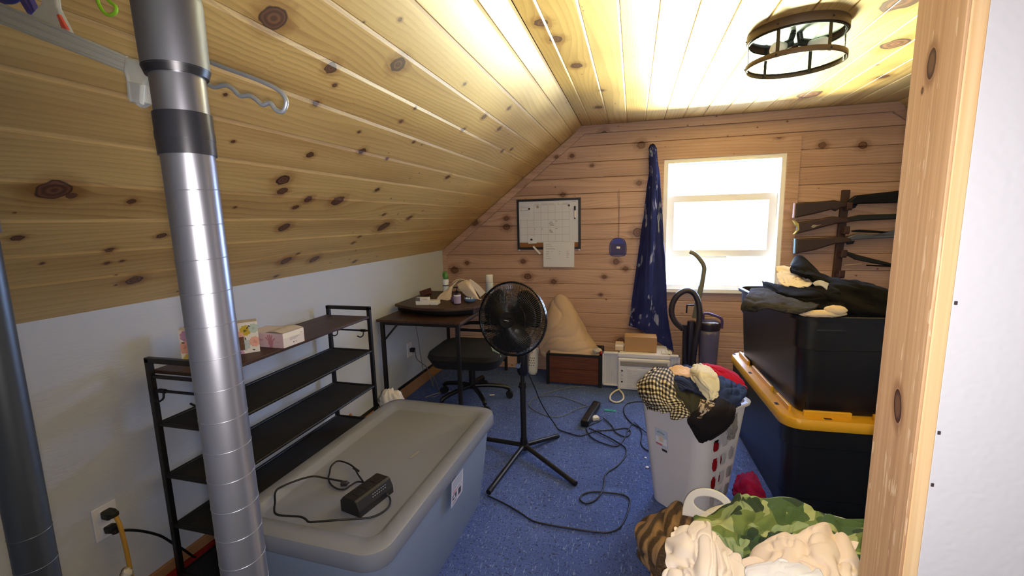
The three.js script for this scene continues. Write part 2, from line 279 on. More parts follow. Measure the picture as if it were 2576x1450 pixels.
{
  const c = struct('ceiling');
  const s0 = [-.02, ...slopeB], s1 = [...slopeB, 1.688];
  for (let i = 0; i < s0.length; i++) part(c, 'plank', board(ZB, ZF, s0[i], s1[i], (u, v, n) => [XK + v * TX + n * TY, KNEE + v * TY - n * TX, u], uvSlope), slopePine);
  part(c, 'slope_backing', [put(new THREE.BoxGeometry(1.95, .06, ZF - ZB + .2), [(XK + XC) / 2 - TY * .055, (KNEE + CEIL) / 2 + TX * .055, (ZF + ZB) / 2], [0, 0, Math.atan2(TY, TX)])], backing);
  const c0 = [XC, ...ceilB], c1 = [...ceilB, XD];
  for (let i = 0; i < c0.length; i++) part(c, 'plank', board(ZB, ZF, c0[i], c1[i], (u, v, n) => [v, CEIL - n, u], uvCeil, { chamfer: .008 }), ceilPine);
  part(c, 'ceiling_backing', box(XC - .2, XD + .2, CEIL + .02, CEIL + .08, ZB - .1, ZF + .1, 0), backing);
  for (let i = 0; i < s0.length; i++) part(c, 'plank', board(ZB, ZF, s0[i], s1[i], (u, v, n) => [XR - v * TX - n * TY, KNEE + v * TY - n * TX, u], uvSlope), slopePine);
  part(c, 'slope_backing', [put(new THREE.BoxGeometry(1.95, .06, ZF - ZB + .2), [(XR + XD) / 2 + TY * .055, (KNEE + CEIL) / 2 + TX * .055, (ZF + ZB) / 2], [0, 0, -Math.atan2(TY, TX)])], backing);
}
const W = { x0: .235, x1: 1.125, y0: .795, y1: 1.855 };           // window opening in the back wall
{
  const w = struct('wall_back'), edgeL = (y) => y <= KNEE ? XK : XK + (y - KNEE) * TX / TY, edgeR = (y) => y <= KNEE ? XR : XR - (y - KNEE) * TX / TY;
  const y0 = [0, ...wallB], y1 = [...wallB, CEIL];
  for (let i = 0; i < y0.length; i++) {
    const a = y0[i], b = Math.min(y1[i], CEIL); if (b - a < .01) continue; const l = edgeL(a), r = edgeR(a), my = (a + b) / 2;
    const fr = (u, v, n) => [u, v, ZB + .018 + n];
    const spans = my > W.y0 - .02 && my < W.y1 + .02 ? [[l, W.x0], [W.x1, r]] : [[l, r]];
    for (const [p, q] of spans) part(w, 'plank', board(p, q, a, b, fr, uvWall, { chamfer: .006, drop: .0045, gap: .002 }), wallPine);
  }
  part(w, 'wall_backing', [box(XK - .1, W.x0, 0, 2.3, ZB - .13, ZB, 0), box(W.x1, XR + .1, 0, 2.3, ZB - .13, ZB, 0), box(W.x0, W.x1, 0, W.y0, ZB - .13, ZB, 0), box(W.x0, W.x1, W.y1, 2.3, ZB - .13, ZB, 0)], backing);
  const trimGeo = (g) => { const p = g.attributes.position, uv = g.attributes.uv; for (let i = 0; i < p.count; i++) uv.setXY(i, ...uvWall(p.getX(i) + .3, p.getY(i) * .93 + .05)); return g; };
  const tilted = bx(Math.hypot(1.33, 1.04), .062, .02, [(XK + XC) / 2 + TY * .035, (KNEE + CEIL) / 2 - TX * .035, ZB + .03], [0, 0, Math.atan2(TY, TX)], .002);
  part(struct('trim_2'), 'rake_board', trimGeo(tilted), wallPine);
  part(struct('trim_3'), 'rake_board', trimGeo(bx(Math.hypot(1.33, 1.04), .062, .02, [(XR + XD) / 2 - TY * .035, (KNEE + CEIL) / 2 - TX * .035, ZB + .03], [0, 0, -Math.atan2(TY, TX)], .002)), wallPine);
  part(struct('trim_4'), 'head_board', trimGeo(box(XC - .05, XD + .05, CEIL - .068, CEIL - .001, ZB + .016, ZB + .0425, .002)), wallPine);
  part(struct('trim_5'), 'corner_board', trimGeo(box(XK, XK + .045, 0, KNEE + .02, ZB + .018, ZB + .034, .002)), wallPine);
  part(struct('baseboard_left'), 'base_board', [box(XK, XK + .016, 0, .095, ZB + .02, -1.05, .003)], M(0xa87a50, .5));
  part(struct('baseboard_right'), 'base_board', [box(XR - .016, XR, 0, .095, ZB + .02, -.92, .003)], M(0xa87a50, .5));
  // window: casing, vinyl frame, two sashes, the lower one pushed up a little
  const n = struct('window_1', [0, 0, 0], 'white double hung window with the lower sash raised, pine casing'), pvc = M(0xf6f7f6, .6, { transmission: .02, thickness: 0 }), zc = ZB + .018;
  part(n, 'window_casing', trimGeo(box(W.x0 - .09, W.x1 + .09, W.y1, W.y1 + .12, zc, zc + .02, .002)), wallPine);
  part(n, 'window_casing', trimGeo(box(W.x1, W.x1 + .09, W.y0 - .03, W.y1, zc, zc + .02, .002)), wallPine);
  part(n, 'window_casing', trimGeo(box(W.x0 - .09, W.x0, W.y0 - .03, W.y1, zc, zc + .02, .002)), wallPine);
  part(n, 'window_frame', frameGeo(W.x0, W.x1, W.y0, W.y1, .033, ZB - .12, zc + .012, .002), pvc);
  part(n, 'window_sill', box(W.x0 - .02, W.x1 + .02, W.y0 - .03, W.y0 + .004, ZB - .05, zc + .045, .004), pvc);
  const glass = new THREE.MeshPhysicalMaterial({ color: 0xffffff, roughness: .02, transmission: 1, thickness: 0, ior: 1.45 });
  const sash = (ya, yb, z, w) => { const x0 = W.x0 + .035, x1 = W.x1 - .035;
    const s = part(n, 'window_sash', frameGeo(x0 + .002, x1 - .002, ya, yb, w, z - .015, z + .015, .002), pvc);
    part(s, 'pane', box(x0 + w - .001, x1 - w + .001, ya + w - .003, yb - w + .003, z - .002, z + .002, 0), glass); return s; };
  sash(1.33, W.y1 - .03, ZB - .075, .045);
  const low = sash(1.06, 1.565, ZB - .035, .055);
  part(low, 'sash_lift', box(.52, .74, 1.052, 1.066, ZB - .03, ZB + .005, .003), pvc);
}
// --- outdoors below the window, out of view
part(struct('ground'), 'lawn', box(-30, 30, -3.2, -3, -60, ZB - .3, 0), M(0x8f9a55, .95));
part(struct('unseen_porch_roof'), 'unseen_roof_slab', box(-1.2, 2.6, -.42, -.34, -10.8, ZB - .14, .01), M(0xcfd2b0, .6));  // out of view, placed under the light that rises to the ceiling

// ---------------------------------------------------------------- shared shapes and finishes
// walls lofted through rounded rectangles: levels of [y, width, depth, radius]; skip(s, y) leaves openings
function rrLoft(levels, { n = 96, at = [0, 0, 0], turn = 0, capBottom = false, capTop = false, skip } = {}) {
  const ring = (w, d, r) => { const out = [], P = 2 * (w + d) - 8 * r + 2 * Math.PI * r;
    for (let i = 0; i < n; i++) { let s = i / n * P; const seg = [[w - 2 * r, (t) => [-w / 2 + r + t, d / 2]], [Math.PI * r / 2, (t) => { const a = Math.PI / 2 - t / r; return [w / 2 - r + r * Math.cos(a), d / 2 - r + r * Math.sin(a)]; }], [d - 2 * r, (t) => [w / 2, d / 2 - r - t]], [Math.PI * r / 2, (t) => { const a = -t / r; return [w / 2 - r + r * Math.cos(a), -d / 2 + r + r * Math.sin(a)]; }], [w - 2 * r, (t) => [w / 2 - r - t, -d / 2]], [Math.PI * r / 2, (t) => { const a = -Math.PI / 2 - t / r; return [-w / 2 + r + r * Math.cos(a), -d / 2 + r + r * Math.sin(a)]; }], [d - 2 * r, (t) => [-w / 2, -d / 2 + r + t]], [Math.PI * r / 2, (t) => { const a = Math.PI - t / r; return [-w / 2 + r + r * Math.cos(a), d / 2 - r + r * Math.sin(a)]; }]];
      for (const [L, f] of seg) { if (s <= L + 1e-9) { out.push(f(s)); break; } s -= L; } }
    while (out.length < n) out.push(out[out.length - 1]); return out; };
  const pos = [], uv = [], idx = [];
  levels.forEach(([y, w, d, r]) => ring(w, d, r).forEach(([x, z], i) => { pos.push(x, y, z); uv.push(i / n * 2 * (w + d), y); }));
  for (let k = 0; k + 1 < levels.length; k++) for (let i = 0; i < n; i++) {
    if (skip && skip(i / n, levels[k][0], k)) continue;
    const a = k * n + i, b = k * n + (i + 1) % n, c = a + n, d = b + n; idx.push(a, b, d, a, d, c);
  }
  const cap = (k, flip) => { const c = pos.length / 3; pos.push(0, levels[k][0], 0); uv.push(0, 0); for (let i = 0; i < n; i++) { const a = k * n + i, b = k * n + (i + 1) % n; idx.push(...(flip ? [c, a, b] : [c, b, a])); } };
  if (capBottom) cap(0, false); if (capTop) cap(levels.length - 1, true);
  const g = new THREE.BufferGeometry(); g.setAttribute('position', new THREE.Float32BufferAttribute(pos, 3)); g.setAttribute('uv', new THREE.Float32BufferAttribute(uv, 2)); g.setIndex(idx);
  return put(toCreasedNormals(g, .7), at, [0, turn, 0]);
}
// a box standing on the edge A-B, running `depth` behind it
function obox(A, B, depth, h, r = .003) {
  const a = V(A), b = V(B); b.y = a.y; const L = a.distanceTo(b), d = b.clone().sub(a).normalize(), n = new THREE.Vector3(d.z, 0, -d.x);
  const c = a.clone().add(b).multiplyScalar(.5).addScaledVector(n, depth / 2); c.y += h / 2;
  return put(r ? new RoundedBoxGeometry(L, h, depth, 2, r) : new THREE.BoxGeometry(L, h, depth), c.toArray(), [0, -Math.atan2(d.z, d.x), 0]);
}
// a printed face lying on the front of such a box
function oface(A, B, h, { lift = .0007, x0 = 0, x1 = 1, y0 = 0, y1 = 1 } = {}) {
  const a = V(A), b = V(B); b.y = a.y; const L = a.distanceTo(b), d = b.clone().sub(a).normalize(), n = new THREE.Vector3(d.z, 0, -d.x);
  const c = a.clone().addScaledVector(d, L * (x0 + x1) / 2).addScaledVector(n, -lift); c.y += h * (y0 + y1) / 2;
  return put(new THREE.BoxGeometry(L * (x1 - x0), h * (y1 - y0), lift), c.toArray(), [0, -Math.atan2(d.z, d.x), 0]);
}
function frameGeo(x0, x1, y0, y1, w, z0, z1, bevel = .003) {
  const s = outline([[x0, y0], [x1, y0], [x1, y1], [x0, y1]]), h = new THREE.Path();
  h.moveTo(x0 + w, y0 + w); h.lineTo(x0 + w, y1 - w); h.lineTo(x1 - w, y1 - w); h.lineTo(x1 - w, y0 + w); h.closePath(); s.holes.push(h);
  return extr(s, z1 - z0, bevel).translate(0, 0, z0);
}
const blackMetal = M(0x14120f, .45), blackPlastic = M(0x101012, .38), whitePlastic = M(0xe8e8ea, .45), rubber = M(0x0c0c0d, .6), chrome = M(0xb8bcc2, .22, { metalness: 1 });
const darkWood = M(0xffffff, .5, { map: dataTex(512, 512, (u, v) => { const g = fbm(u * 3, v * 60, 4, 3), s = noise(u * 8, v * 300, 9); return mix3([84, 58, 40], [44, 29, 20], clamp(.15 + .7 * g + .4 * (s - .5))); }) });
const fabricBlack = M(0x17171a, .95, { bumpMap: dataTex(256, 256, (u, v) => { const n = 127 + 60 * Math.sin(u * 400) * Math.sin(v * 400) + 60 * (noise(u * 120, v * 120, 3) - .5); return [n, n, n]; }, { srgb: false }), bumpScale: .001 });
const cloth = (color, o = {}) => M(color, .95, { specularIntensity: .25, ...o });
function weave(base, alt, k = 240) { return dataTex(512, 512, (u, v) => mix3(base, alt, clamp(.5 * noise(u * k, v * k * .6, 3) + .7 * (fbm(u * 5, v * 5, 7, 3) - .2)))); }

// ================================================================ left foreground: closet pole, hangers
{
  const P1a = [-0.36, 1.579, -0.3], P1b = [-0.356, 1.066, -0.3], y2x = (y) => P1a[0] + (P1b[0] - P1a[0]) * (y - P1a[1]) / (P1b[1] - P1a[1]);
  const P = (y) => [y2x(y), y, -.3], silver = M(0x8f9096, .32, { metalness: .92 });
  const dull = M(0x77797f, .42, { metalness: .85 });
  const t = thing('closet_pole', 'nearer silver grey telescoping closet pole with a black tape band and a wide upper sleeve', 'pole', P(0));
  const yRing = [-0.362, 1.523, -0.3][1], yT0 = [-0.365, 1.459, -0.3][1], yT1 = [-0.361, 1.492, -0.3][1];
  part(t, 'lower_tube', rod(P(.02), P(yRing), .0192, .0192, 40), silver);
  part(t, 'upper_sleeve', [rod(P(yRing + .003), P(yRing + .055), .0232, .0238, 40), rod(P(yRing + .055), P(yRing + .075), .0238, .0208, 40), rod(P(yRing + .075), P(2.15), .0208, .0208, 40)], dull);
  part(t, 'sleeve_ring', rod(P(yRing - .002), P(yRing + .004), .0215, .0235, 40), blackPlastic, 'black plastic ring under the sleeve');
  part(t, 'tape_band', [rod(P(yT0), P(yT1), .0206, .0206, 40), rod(P(yT0 + .012), P(yT1 - .015), .0209, .0209, 40)], M(0x1b1b1f, .3), 'black tape wound round the tube');
  for (let i = 0; i < 24; i++) part(t, 'seam', put(new THREE.TorusGeometry(.0192, .0004, 6, 40), P(yT0 - .028 - i * .0285), [Math.PI / 2 + .05, 0, 0]), dull);
  part(t, 'floor_flange', lathe([[0, 0], [.045, 0], [.045, .008], [.024, .02], [.0195, .05], [0, .05]], P(0)), blackPlastic);
  part(t, 'top_flange', lathe([[0, 0], [.021, 0], [.03, .02], [.03, .03], [0, .03]], P(2.135)), blackPlastic);
  // second pole at the left edge of the picture
  const Qa = [-0.66, 1.222, -0.3], Qb = [-0.664, 1.002, -0.3], q2x = (y) => Qa[0] + (Qb[0] - Qa[0]) * (y - Qa[1]) / (Qb[1] - Qa[1]), Q = (y) => [q2x(y), y, -.3];
  const t2 = thing('closet_pole', 'farther darker closet pole cut off by the left edge of the photo', 'pole', Q(0));
  part(t2, 'lower_tube', rod(Q(.02), Q(1.4), .0185, .0185, 32), M(0x55595b, .42, { metalness: .85 }));
  part(t2, 'upper_sleeve', rod(Q(1.4), Q(1.93), .021, .021, 32), dull);
  for (let i = 0; i < 14; i++) part(t2, 'seam', put(new THREE.TorusGeometry(.0185, .0004, 6, 32), Q(1.06 - i * .04), [Math.PI / 2 + .05, 0, 0]), dull);
  part(t2, 'floor_flange', lathe([[0, 0], [.045, 0], [.045, .008], [.024, .02], [.019, .05], [0, .05]], Q(0)), blackPlastic);
  const rail = thing('hanging_rail', 'silver hanging rail between the closet poles, just above the picture', 'rail', [-.55, 1.79, -.5]);
  part(rail, 'rail', rod([-.22, 1.79, -.5], [-.865, 1.79, -.5], .0125), silver);
  for (const q of [P(1.79), Q(1.79)]) { part(rail, 'bracket', [rod([q[0], 1.79, -.322], [q[0], 1.79, -.5], .009), put(new THREE.TorusGeometry(.024, .006, 8, 28), [q[0], 1.79, -.3], [Math.PI / 2, 0, 0])], dull); }
}
const clearPlastic = new THREE.MeshPhysicalMaterial({ color: 0xf4f8f2, roughness: .3, transmission: .5, thickness: .004, ior: 1.49, specularIntensity: 1 });
{ // clear plastic clip hanger
  const t = thing('clip_hanger', 'clear plastic trouser hanger with a clear end clip, by the upper left corner', 'hanger', [-.80, 1.66, -.5]);
  const s = outline([[-0.93, 1.744, -0.5], [-0.85, 1.711, -0.5], [-0.784, 1.68, -0.5], [-0.699, 1.642, -0.5], [-0.677, 1.635, -0.5], [-0.649, 1.622, -0.5], [-0.66, 1.61, -0.5], [-0.688, 1.619, -0.5], [-0.702, 1.624, -0.5], [-0.812, 1.666, -0.5], [-0.938, 1.717, -0.5]].map((p) => p.slice(0, 2)));
  part(t, 'crossbar', extr(s, .008, .002).translate(0, 0, -.504), clearPlastic);
  part(t, 'rib', [rod([-0.921, 1.739, -0.495], [-0.678, 1.634, -0.495], .0022), rod([-0.925, 1.727, -0.495], [-0.679, 1.627, -0.495], .0018), rod([-0.928, 1.715, -0.495], [-0.685, 1.619, -0.495], .0026)], clearPlastic);
  const h = outline([[-0.855, 1.712, -0.5], [-0.828, 1.725, -0.5], [-0.815, 1.75, -0.5], [-0.799, 1.747, -0.5], [-0.8, 1.716, -0.5], [-0.782, 1.679, -0.5]].map((p) => p.slice(0, 2)));
  const hookTop = [-0.806, 1.748, -0.5];
  part(t, 'neck', extr(h, .008, .002).translate(0, 0, -.504), clearPlastic);
  part(t, 'hook', tube([hookTop, [hookTop[0], 1.765, -.5], [hookTop[0], 1.79, -.482], [hookTop[0], 1.808, -.5], [hookTop[0], 1.796, -.517]], .003), clearPlastic);
  part(t, 'size_tag', extr(outline([[-0.798, 1.705, -0.497], [-0.794, 1.705, -0.497], [-0.782, 1.683, -0.497], [-0.793, 1.687, -0.497]].map((p) => p.slice(0, 2))), .004, .0005).translate(0, 0, -.498), M(0xe8604a, .5), 'orange marker on the neck');
  const c = outline([[-0.676, 1.634, -0.49], [-0.651, 1.627, -0.49], [-0.627, 1.613, -0.49], [-0.63, 1.606, -0.49], [-0.645, 1.593, -0.49], [-0.652, 1.572, -0.49], [-0.666, 1.568, -0.49], [-0.683, 1.579, -0.49], [-0.681, 1.605, -0.49], [-0.684, 1.616, -0.49]].map((p) => p.slice(0, 2)));
  const clip = part(t, 'clip', [extr(c, .016, .005).translate(0, 0, -.505)], clearPlastic);
  part(clip, 'clip_jaw', extr(outline([[-0.669, 1.6, -0.485], [-0.643, 1.593, -0.485], [-0.65, 1.568, -0.485], [-0.67, 1.573, -0.485]].map((p) => p.slice(0, 2))), .006, .002).translate(0, 0, -.489), clearPlastic);
  const purple = M(0x4a4590, .5);
  const u = thing('clothes_peg', 'small purple plastic clip hanging above the clear hanger, cut off by the top edge', 'clip', [-0.875, 1.736, -0.51]);
  part(u, 'arm', bar([-0.891, 1.745, -0.512], [-0.877, 1.722, -0.512], .006, .008), purple); part(u, 'arm', bar([-0.877, 1.746, -0.512], [-0.867, 1.724, -0.512], .006, .008), purple);
  part(u, 'cord', tube([[-0.884, 1.746, -0.512], [-0.869, 1.773, -0.51], [[-0.869, 1.773, -0.51][0], 1.803, -.5]], .0015), purple);
  single('plastic_hanger', 'blue plastic hanger end at the very upper left corner of the photo', 'hanger', [tube([[-0.978, 1.775, -0.515], [-0.964, 1.757, -0.515], [-0.939, 1.751, -0.515], [-0.913, 1.75, -0.515], [-0.889, 1.768, -0.515], [-.885, 1.80, -.508]], .0045)], M(0x3a3f86, .5));
  single('lanyard_loop', 'neon green cord loop hanging at the top left', 'cord', tube([[-.705, 1.804, -.5], [-0.724, 1.721, -0.5], [-0.722, 1.71, -0.5], [-0.715, 1.699, -0.5], [-0.704, 1.694, -0.5], [-0.693, 1.697, -0.5], [-0.692, 1.703, -0.5], [-0.704, 1.713, -0.5], [-0.709, 1.724, -0.5], [-.705, 1.804, -.49]], .0022, 120), M(0x9be02c, .6));
  const w = thing('wire_hanger', 'grey metal space-saving hanger with a wavy lower wire, beside the nearer pole', 'hanger', [-.50, 1.6, -.5]);
  part(w, 'wire_loop', tube([[-0.607, 1.643, -0.5], [-0.572, 1.628, -0.5], [-0.522, 1.607, -0.5], [-0.474, 1.588, -0.5], [-0.444, 1.574, -0.5], [-0.432, 1.565, -0.5], [-0.428, 1.555, -0.5], [-0.435, 1.544, -0.5], [-0.445, 1.547, -0.5], [-0.453, 1.556, -0.5], [-0.465, 1.555, -0.5], [-0.474, 1.562, -0.5], [-0.484, 1.568, -0.5], [-0.499, 1.569, -0.5], [-0.51, 1.579, -0.5], [-0.52, 1.584, -0.5], [-0.541, 1.584, -0.5], [-0.554, 1.592, -0.5], [-0.564, 1.601, -0.5], [-0.582, 1.608, -0.5], [-0.608, 1.62, -0.5]], .0028, 220, 10, true), M(0xa9b0b8, .3, { metalness: .7 }));
  part(w, 'hook', tube([[-0.608, 1.636, -0.5], [-0.606, 1.67, -0.5], [-0.599, 1.708, -0.5], [[-0.599, 1.708, -0.5][0], 1.765, -.5], [[-0.599, 1.708, -0.5][0], 1.79, -.482], [[-0.599, 1.708, -0.5][0], 1.807, -.5]], .002), M(0xa9b0b8, .3, { metalness: .7 }));
}

// ================================================================ shoe rack with its boxes
{
  const t = thing('shoe_rack', 'black metal shoe rack with four fabric shelves and a brown wooden top', 'rack', [-1.555, 0, -1.65]);
  const x0 = -1.69, x1 = -1.425, z0 = -2.15, z1 = -1.155, H = .94;
  for (const x of [x0, x1]) for (const z of [z0, z1]) part(t, 'leg', bar([x, 0, z], [x, H - .002, z], .02), blackMetal);
  for (const z of [z0, z1]) part(t, 'handle_bar', bar([x0 - .01, H - .01, z], [x1 + .01, H - .01, z], .02), blackMetal);
  const top = part(t, 'wooden_shelf', box(x0 - .008, x1 + .008, .874, .888, z0 + .012, z1 - .012, .003), darkWood);
  { const u = top.geometry.attributes.uv, p = top.geometry.attributes.position; for (let i = 0; i < p.count; i++) u.setXY(i, p.getZ(i), p.getX(i)); }
  for (const z of [z0, z1]) part(t, 'shelf_rail', rod([x0, .868, z], [x1, .868, z], .007), blackMetal);
  for (const y of [.683, .475, .268, .06]) {
    const sh = part(t, 'fabric_shelf', drape([[[x0, y, z0 + .01], [x0, y - .006, -1.65], [x0, y, z1 - .01]], [[-1.557, y - .004, z0 + .01], [-1.557, y - .014, -1.65], [-1.557, y - .004, z1 - .01]], [[x1, y, z0 + .01], [x1, y - .006, -1.65], [x1, y, z1 - .01]]], { nu: 30, nv: 10, amp: .0012, f: [5, 2], thick: .006 }), fabricBlack);
    part(sh, 'shelf_rail', [rod([x0, y, z0], [x0, y, z1], .007), rod([x1, y, z0], [x1, y, z1], .007), rod([x0, y, z0], [x1, y, z0], .007), rod([x0, y, z1], [x1, y, z1], .007)], blackMetal);
  }
  for (const [z, ys] of [[z1, .815], [z0, .80]]) {
    const r = part(t, 'hook_rail', [rod([x0, ys, z], [x1, ys, z], .005), rod([x0 + .03, ys, z], [x0 + .06, ys, z], .008), rod([x1 - .06, ys, z], [x1 - .03, ys, z], .008)], blackMetal);
    for (const x of [x0 + .05, x1 - .045]) part(r, 'hook', tube([[x, ys - .004, z], [x, ys - .026, z + .004], [x - .012, ys - .036, z + .012], [x - .032, ys - .03, z + .014]], .0035), blackMetal);
  }
  // flowered tissue box lying on its side
  const A = [-1.656, 0.889, -1.25], B = [-1.479, 0.889, -1.441], pr = rng(8);
  const flowers = canvasTex(1024, 460, (c, w, h) => {
    c.fillStyle = '#f1eee8'; c.fillRect(0, 0, w, h);
    const petals = (x, y, r, col, ctr) => { c.fillStyle = col; for (let k = 0; k < 9; k++) { const a = k / 9 * 6.283; c.beginPath(); c.ellipse(x + Math.cos(a) * r * .55, y + Math.sin(a) * r * .55, r * .5, r * .36, a, 0, 7); c.fill(); } c.beginPath(); c.arc(x, y, r * .6, 0, 7); c.fill(); if (ctr) { c.strokeStyle = ctr; c.lineWidth = 4; for (let k = 0; k < 6; k++) { c.beginPath(); c.arc(x + (pr() - .5) * r * .5, y + (pr() - .5) * r * .5, r * .12, 0, 7); c.stroke(); } } };
    petals(90, 90, 80, '#cba0cf'); petals(60, 250, 85, '#efb6aa', '#d98a80'); petals(215, 90, 62, '#d2b838', '#3a3a30'); petals(90, 410, 70, '#d9c166'); petals(640, 70, 95, '#c9a3d0'); petals(850, 120, 78, '#d0b52e', '#33332c'); petals(965, 100, 70, '#c2d6cc', '#9fb9b0');
    petals(740, 210, 90, '#efb8a8', '#dd9283'); petals(820, 330, 85, '#c5d3d6', '#9db4ba'); petals(965, 300, 78, '#efb9a6', '#d98b7a'); petals(690, 395, 50, '#d6bd45'); petals(745, 440, 60, '#d3a9d3', '#3b3340'); petals(350, 60, 55, '#c5d6cc'); petals(470, 70, 70, '#efb8a8'); petals(350, 430, 60, '#c9a3d0'); petals(520, 430, 55, '#c5d3d6');
    c.fillStyle = '#26332c'; for (const [x, y, a] of [[905, 60, .5], [880, 85, 2.4], [838, 240, 1.4], [940, 420, .3], [40, 180, .2], [560, 160, 1], [300, 190, 2]]) { c.beginPath(); c.ellipse(x, y, 20, 8, a, 0, 7); c.fill(); }
  });
  const tb = thing('tissue_box', 'white cardboard tissue box printed with pastel flowers, slot facing the room, on the shoe rack', 'box', [(A[0] + B[0]) / 2, .889, (A[2] + B[2]) / 2]);
  part(tb, 'carton', obox(A, B, .06, .128, .002), M(0xd9d2c6, .7));
  part(tb, 'printed_front', oface(A, B, .128), M(0xffffff, .6, { map: flowers }));
  part(tb, 'slot_flap', [oface(A, B, .128, { lift: .0018, x0: .13, x1: .80, y0: .33, y1: .55 }), oface(A, B, .128, { lift: .0018, x0: .13, x1: .80, y0: .12, y1: .325 })], M(0x6e5140, .85), 'brown perforated cardboard in the slot');
  // box of disposable gloves
  const C = [-1.484, 0.889, -1.463], D = [-1.41, 0.889, -1.495], E = [-1.408, 0.889, -1.615];
  const gb = thing('glove_box', 'opened pink and white box of disposable gloves with a hand printed on its side', 'box', [D[0], .889, D[2]]);
  const gbx = put(new THREE.BoxGeometry(1, 1, 1)), L = .11, a1 = Math.atan2(E[2] - D[2], E[0] - D[0]);
  part(gb, 'carton', obox(D, E, .2, .062, .002), M(0xe6dcdc, .6));
  part(gb, 'printed_end', oface(D, E, .062, {}), M(0xffffff, .5, { map: canvasTex(512, 360, (c, w, h) => { c.fillStyle = '#e9e4e2'; c.fillRect(0, 0, w, h); c.fillStyle = '#f7f4ea'; c.fillRect(0, 0, w, 130); c.fillStyle = '#8a8a90'; for (let i = 0; i < 3; i++) c.fillRect(150, 150 + i * 26, 240 - i * 40, 8); c.fillStyle = '#4a5260'; c.fillRect(230, 270, 26, 26); c.fillRect(290, 274, 20, 20); c.fillStyle = '#b9a8ac'; c.fillRect(420, 90, 60, 14); }) }));
  // the long side, towards the left
  const dl = V(E).sub(V(D)).normalize(), nl = new THREE.Vector3(dl.z, 0, -dl.x), Fp = V(D).addScaledVector(nl, .2).toArray();
  part(gb, 'printed_side', oface(Fp, D, .062, {}), M(0xffffff, .5, { map: canvasTex(768, 300, (c, w, h) => { c.fillStyle = '#dfc3cb'; c.fillRect(0, 0, w, h); c.fillStyle = '#d79fae'; c.fillRect(40, 130, 330, 34); c.strokeStyle = c.fillStyle = '#c58a9a'; c.lineCap = 'round'; c.lineWidth = 26; for (const [x, y] of [[430, 90], [470, 50], [510, 36], [552, 48], [600, 110]]) { c.beginPath(); c.moveTo(520, 210); c.lineTo(x, y); c.stroke(); } c.beginPath(); c.ellipse(518, 200, 52, 60, 0, 0, 7); c.fill(); c.fillRect(488, 230, 62, 80); c.fillStyle = '#b88a98'; c.font = '26px sans-serif'; c.fillText('gloves', 620, 190); }) }));
  part(gb, 'torn_flap', drape([[[...D].map((v, i) => v + [0, .064, 0][i]), [...E].map((v, i) => v + [0, .064, 0][i])], [V(D).addScaledVector(nl, .05).add(V([0, .07, 0])).toArray(), V(E).addScaledVector(nl, .05).add(V([0, .071, 0])).toArray()], [V(D).addScaledVector(nl, .09).add(V([0, .064, 0])).toArray(), V(E).addScaledVector(nl, .09).add(V([0, .066, 0])).toArray()]], { nu: 10, nv: 10, amp: .001, thick: .001 }), M(0xdcd3c9, .7));
}

// ================================================================ near outlet with its cords
{
  const t = thing('wall_outlet', 'white wall outlet near the left edge with two plugs in it', 'outlet', [-1.757, .40, -.985]);
  part(t, 'cover_plate', box(-1.76, -1.754, .338, .458, -1.022, -.948, .003), whitePlastic);
  for (const y of [.425, .37]) part(t, 'socket', bx(.004, .032, .036, [-1.753, y, -.985], [0, 0, 0], .002), whitePlastic);
  const k = thing('outlet_lead', 'black cord from the near outlet running along the wall behind the shoe rack', 'cord', [-1.74, .37, -.985]);
  part(k, 'plug', [bx(.034, .026, .03, [-1.736, .372, -.985], [0, 0, .2], .006), bx(.02, .018, .022, [-1.715, .366, -.985], [0, 0, .3], .005)], rubber);
  part(k, 'lead', cable([[-1.712, .366, -.985], [-1.7, 0.346, -1.02], [-1.71, 0.254, -1.112], [-1.72, 0.144, -1.185], [-1.725, 0.016, -1.288], [-1.73, .12, -1.5], [-1.735, .105, -1.9]], .0045, 90), rubber);
  const y = thing('yellow_cord', 'yellow cord hanging down from the upper plug of the near outlet', 'cord', [-1.74, .425, -.985]);
  part(y, 'plug', [bx(.036, .03, .034, [-1.735, .427, -.985], [0, 0, 0], .007), bx(.02, .02, .026, [-1.712, .43, -.985], [0, 0, 0], .006)], M(0x25281a, .6), 'dark green plug');
  part(y, 'lead', cable([[-1.71, 0.416, -0.989], [-1.7, 0.394, -0.989], [-1.7, 0.326, -0.994], [-1.7, 0.23, -0.997], [-1.7, 0.154, -0.993], [-1.72, .12, -.98]], .007, 70), M(0xc99a3a, .6));
  single('speckled_strap', 'white and brown speckled fabric end tied round the yellow cord', 'strap', lump([-1.695, 0.207, -0.982], [.016, .02, .016], { amp: .25, n: 24 }), M(0xffffff, .8, { map: dataTex(64, 64, (u, v) => noise(u * 14, v * 14, 2) > .55 ? [90, 66, 50] : [226, 220, 208]) }));
  single('dark_red_strip', 'dark red strip along the foot of the skirting under the shoe rack', 'cloth', drape([[[-1.735, .062, -1.06], [-1.735, .062, -1.25], [-1.735, .06, -1.42]], [[-1.715, .04, -1.06], [-1.71, .042, -1.25], [-1.715, .035, -1.42]], [[-1.69, .012, -1.06], [-1.68, .012, -1.25], [-1.69, .012, -1.42]]], { nu: 40, nv: 16, amp: .006, f: [6, 2] }), cloth(0x7a1d16));  // stands for the reddish lower part of the baseboard
}

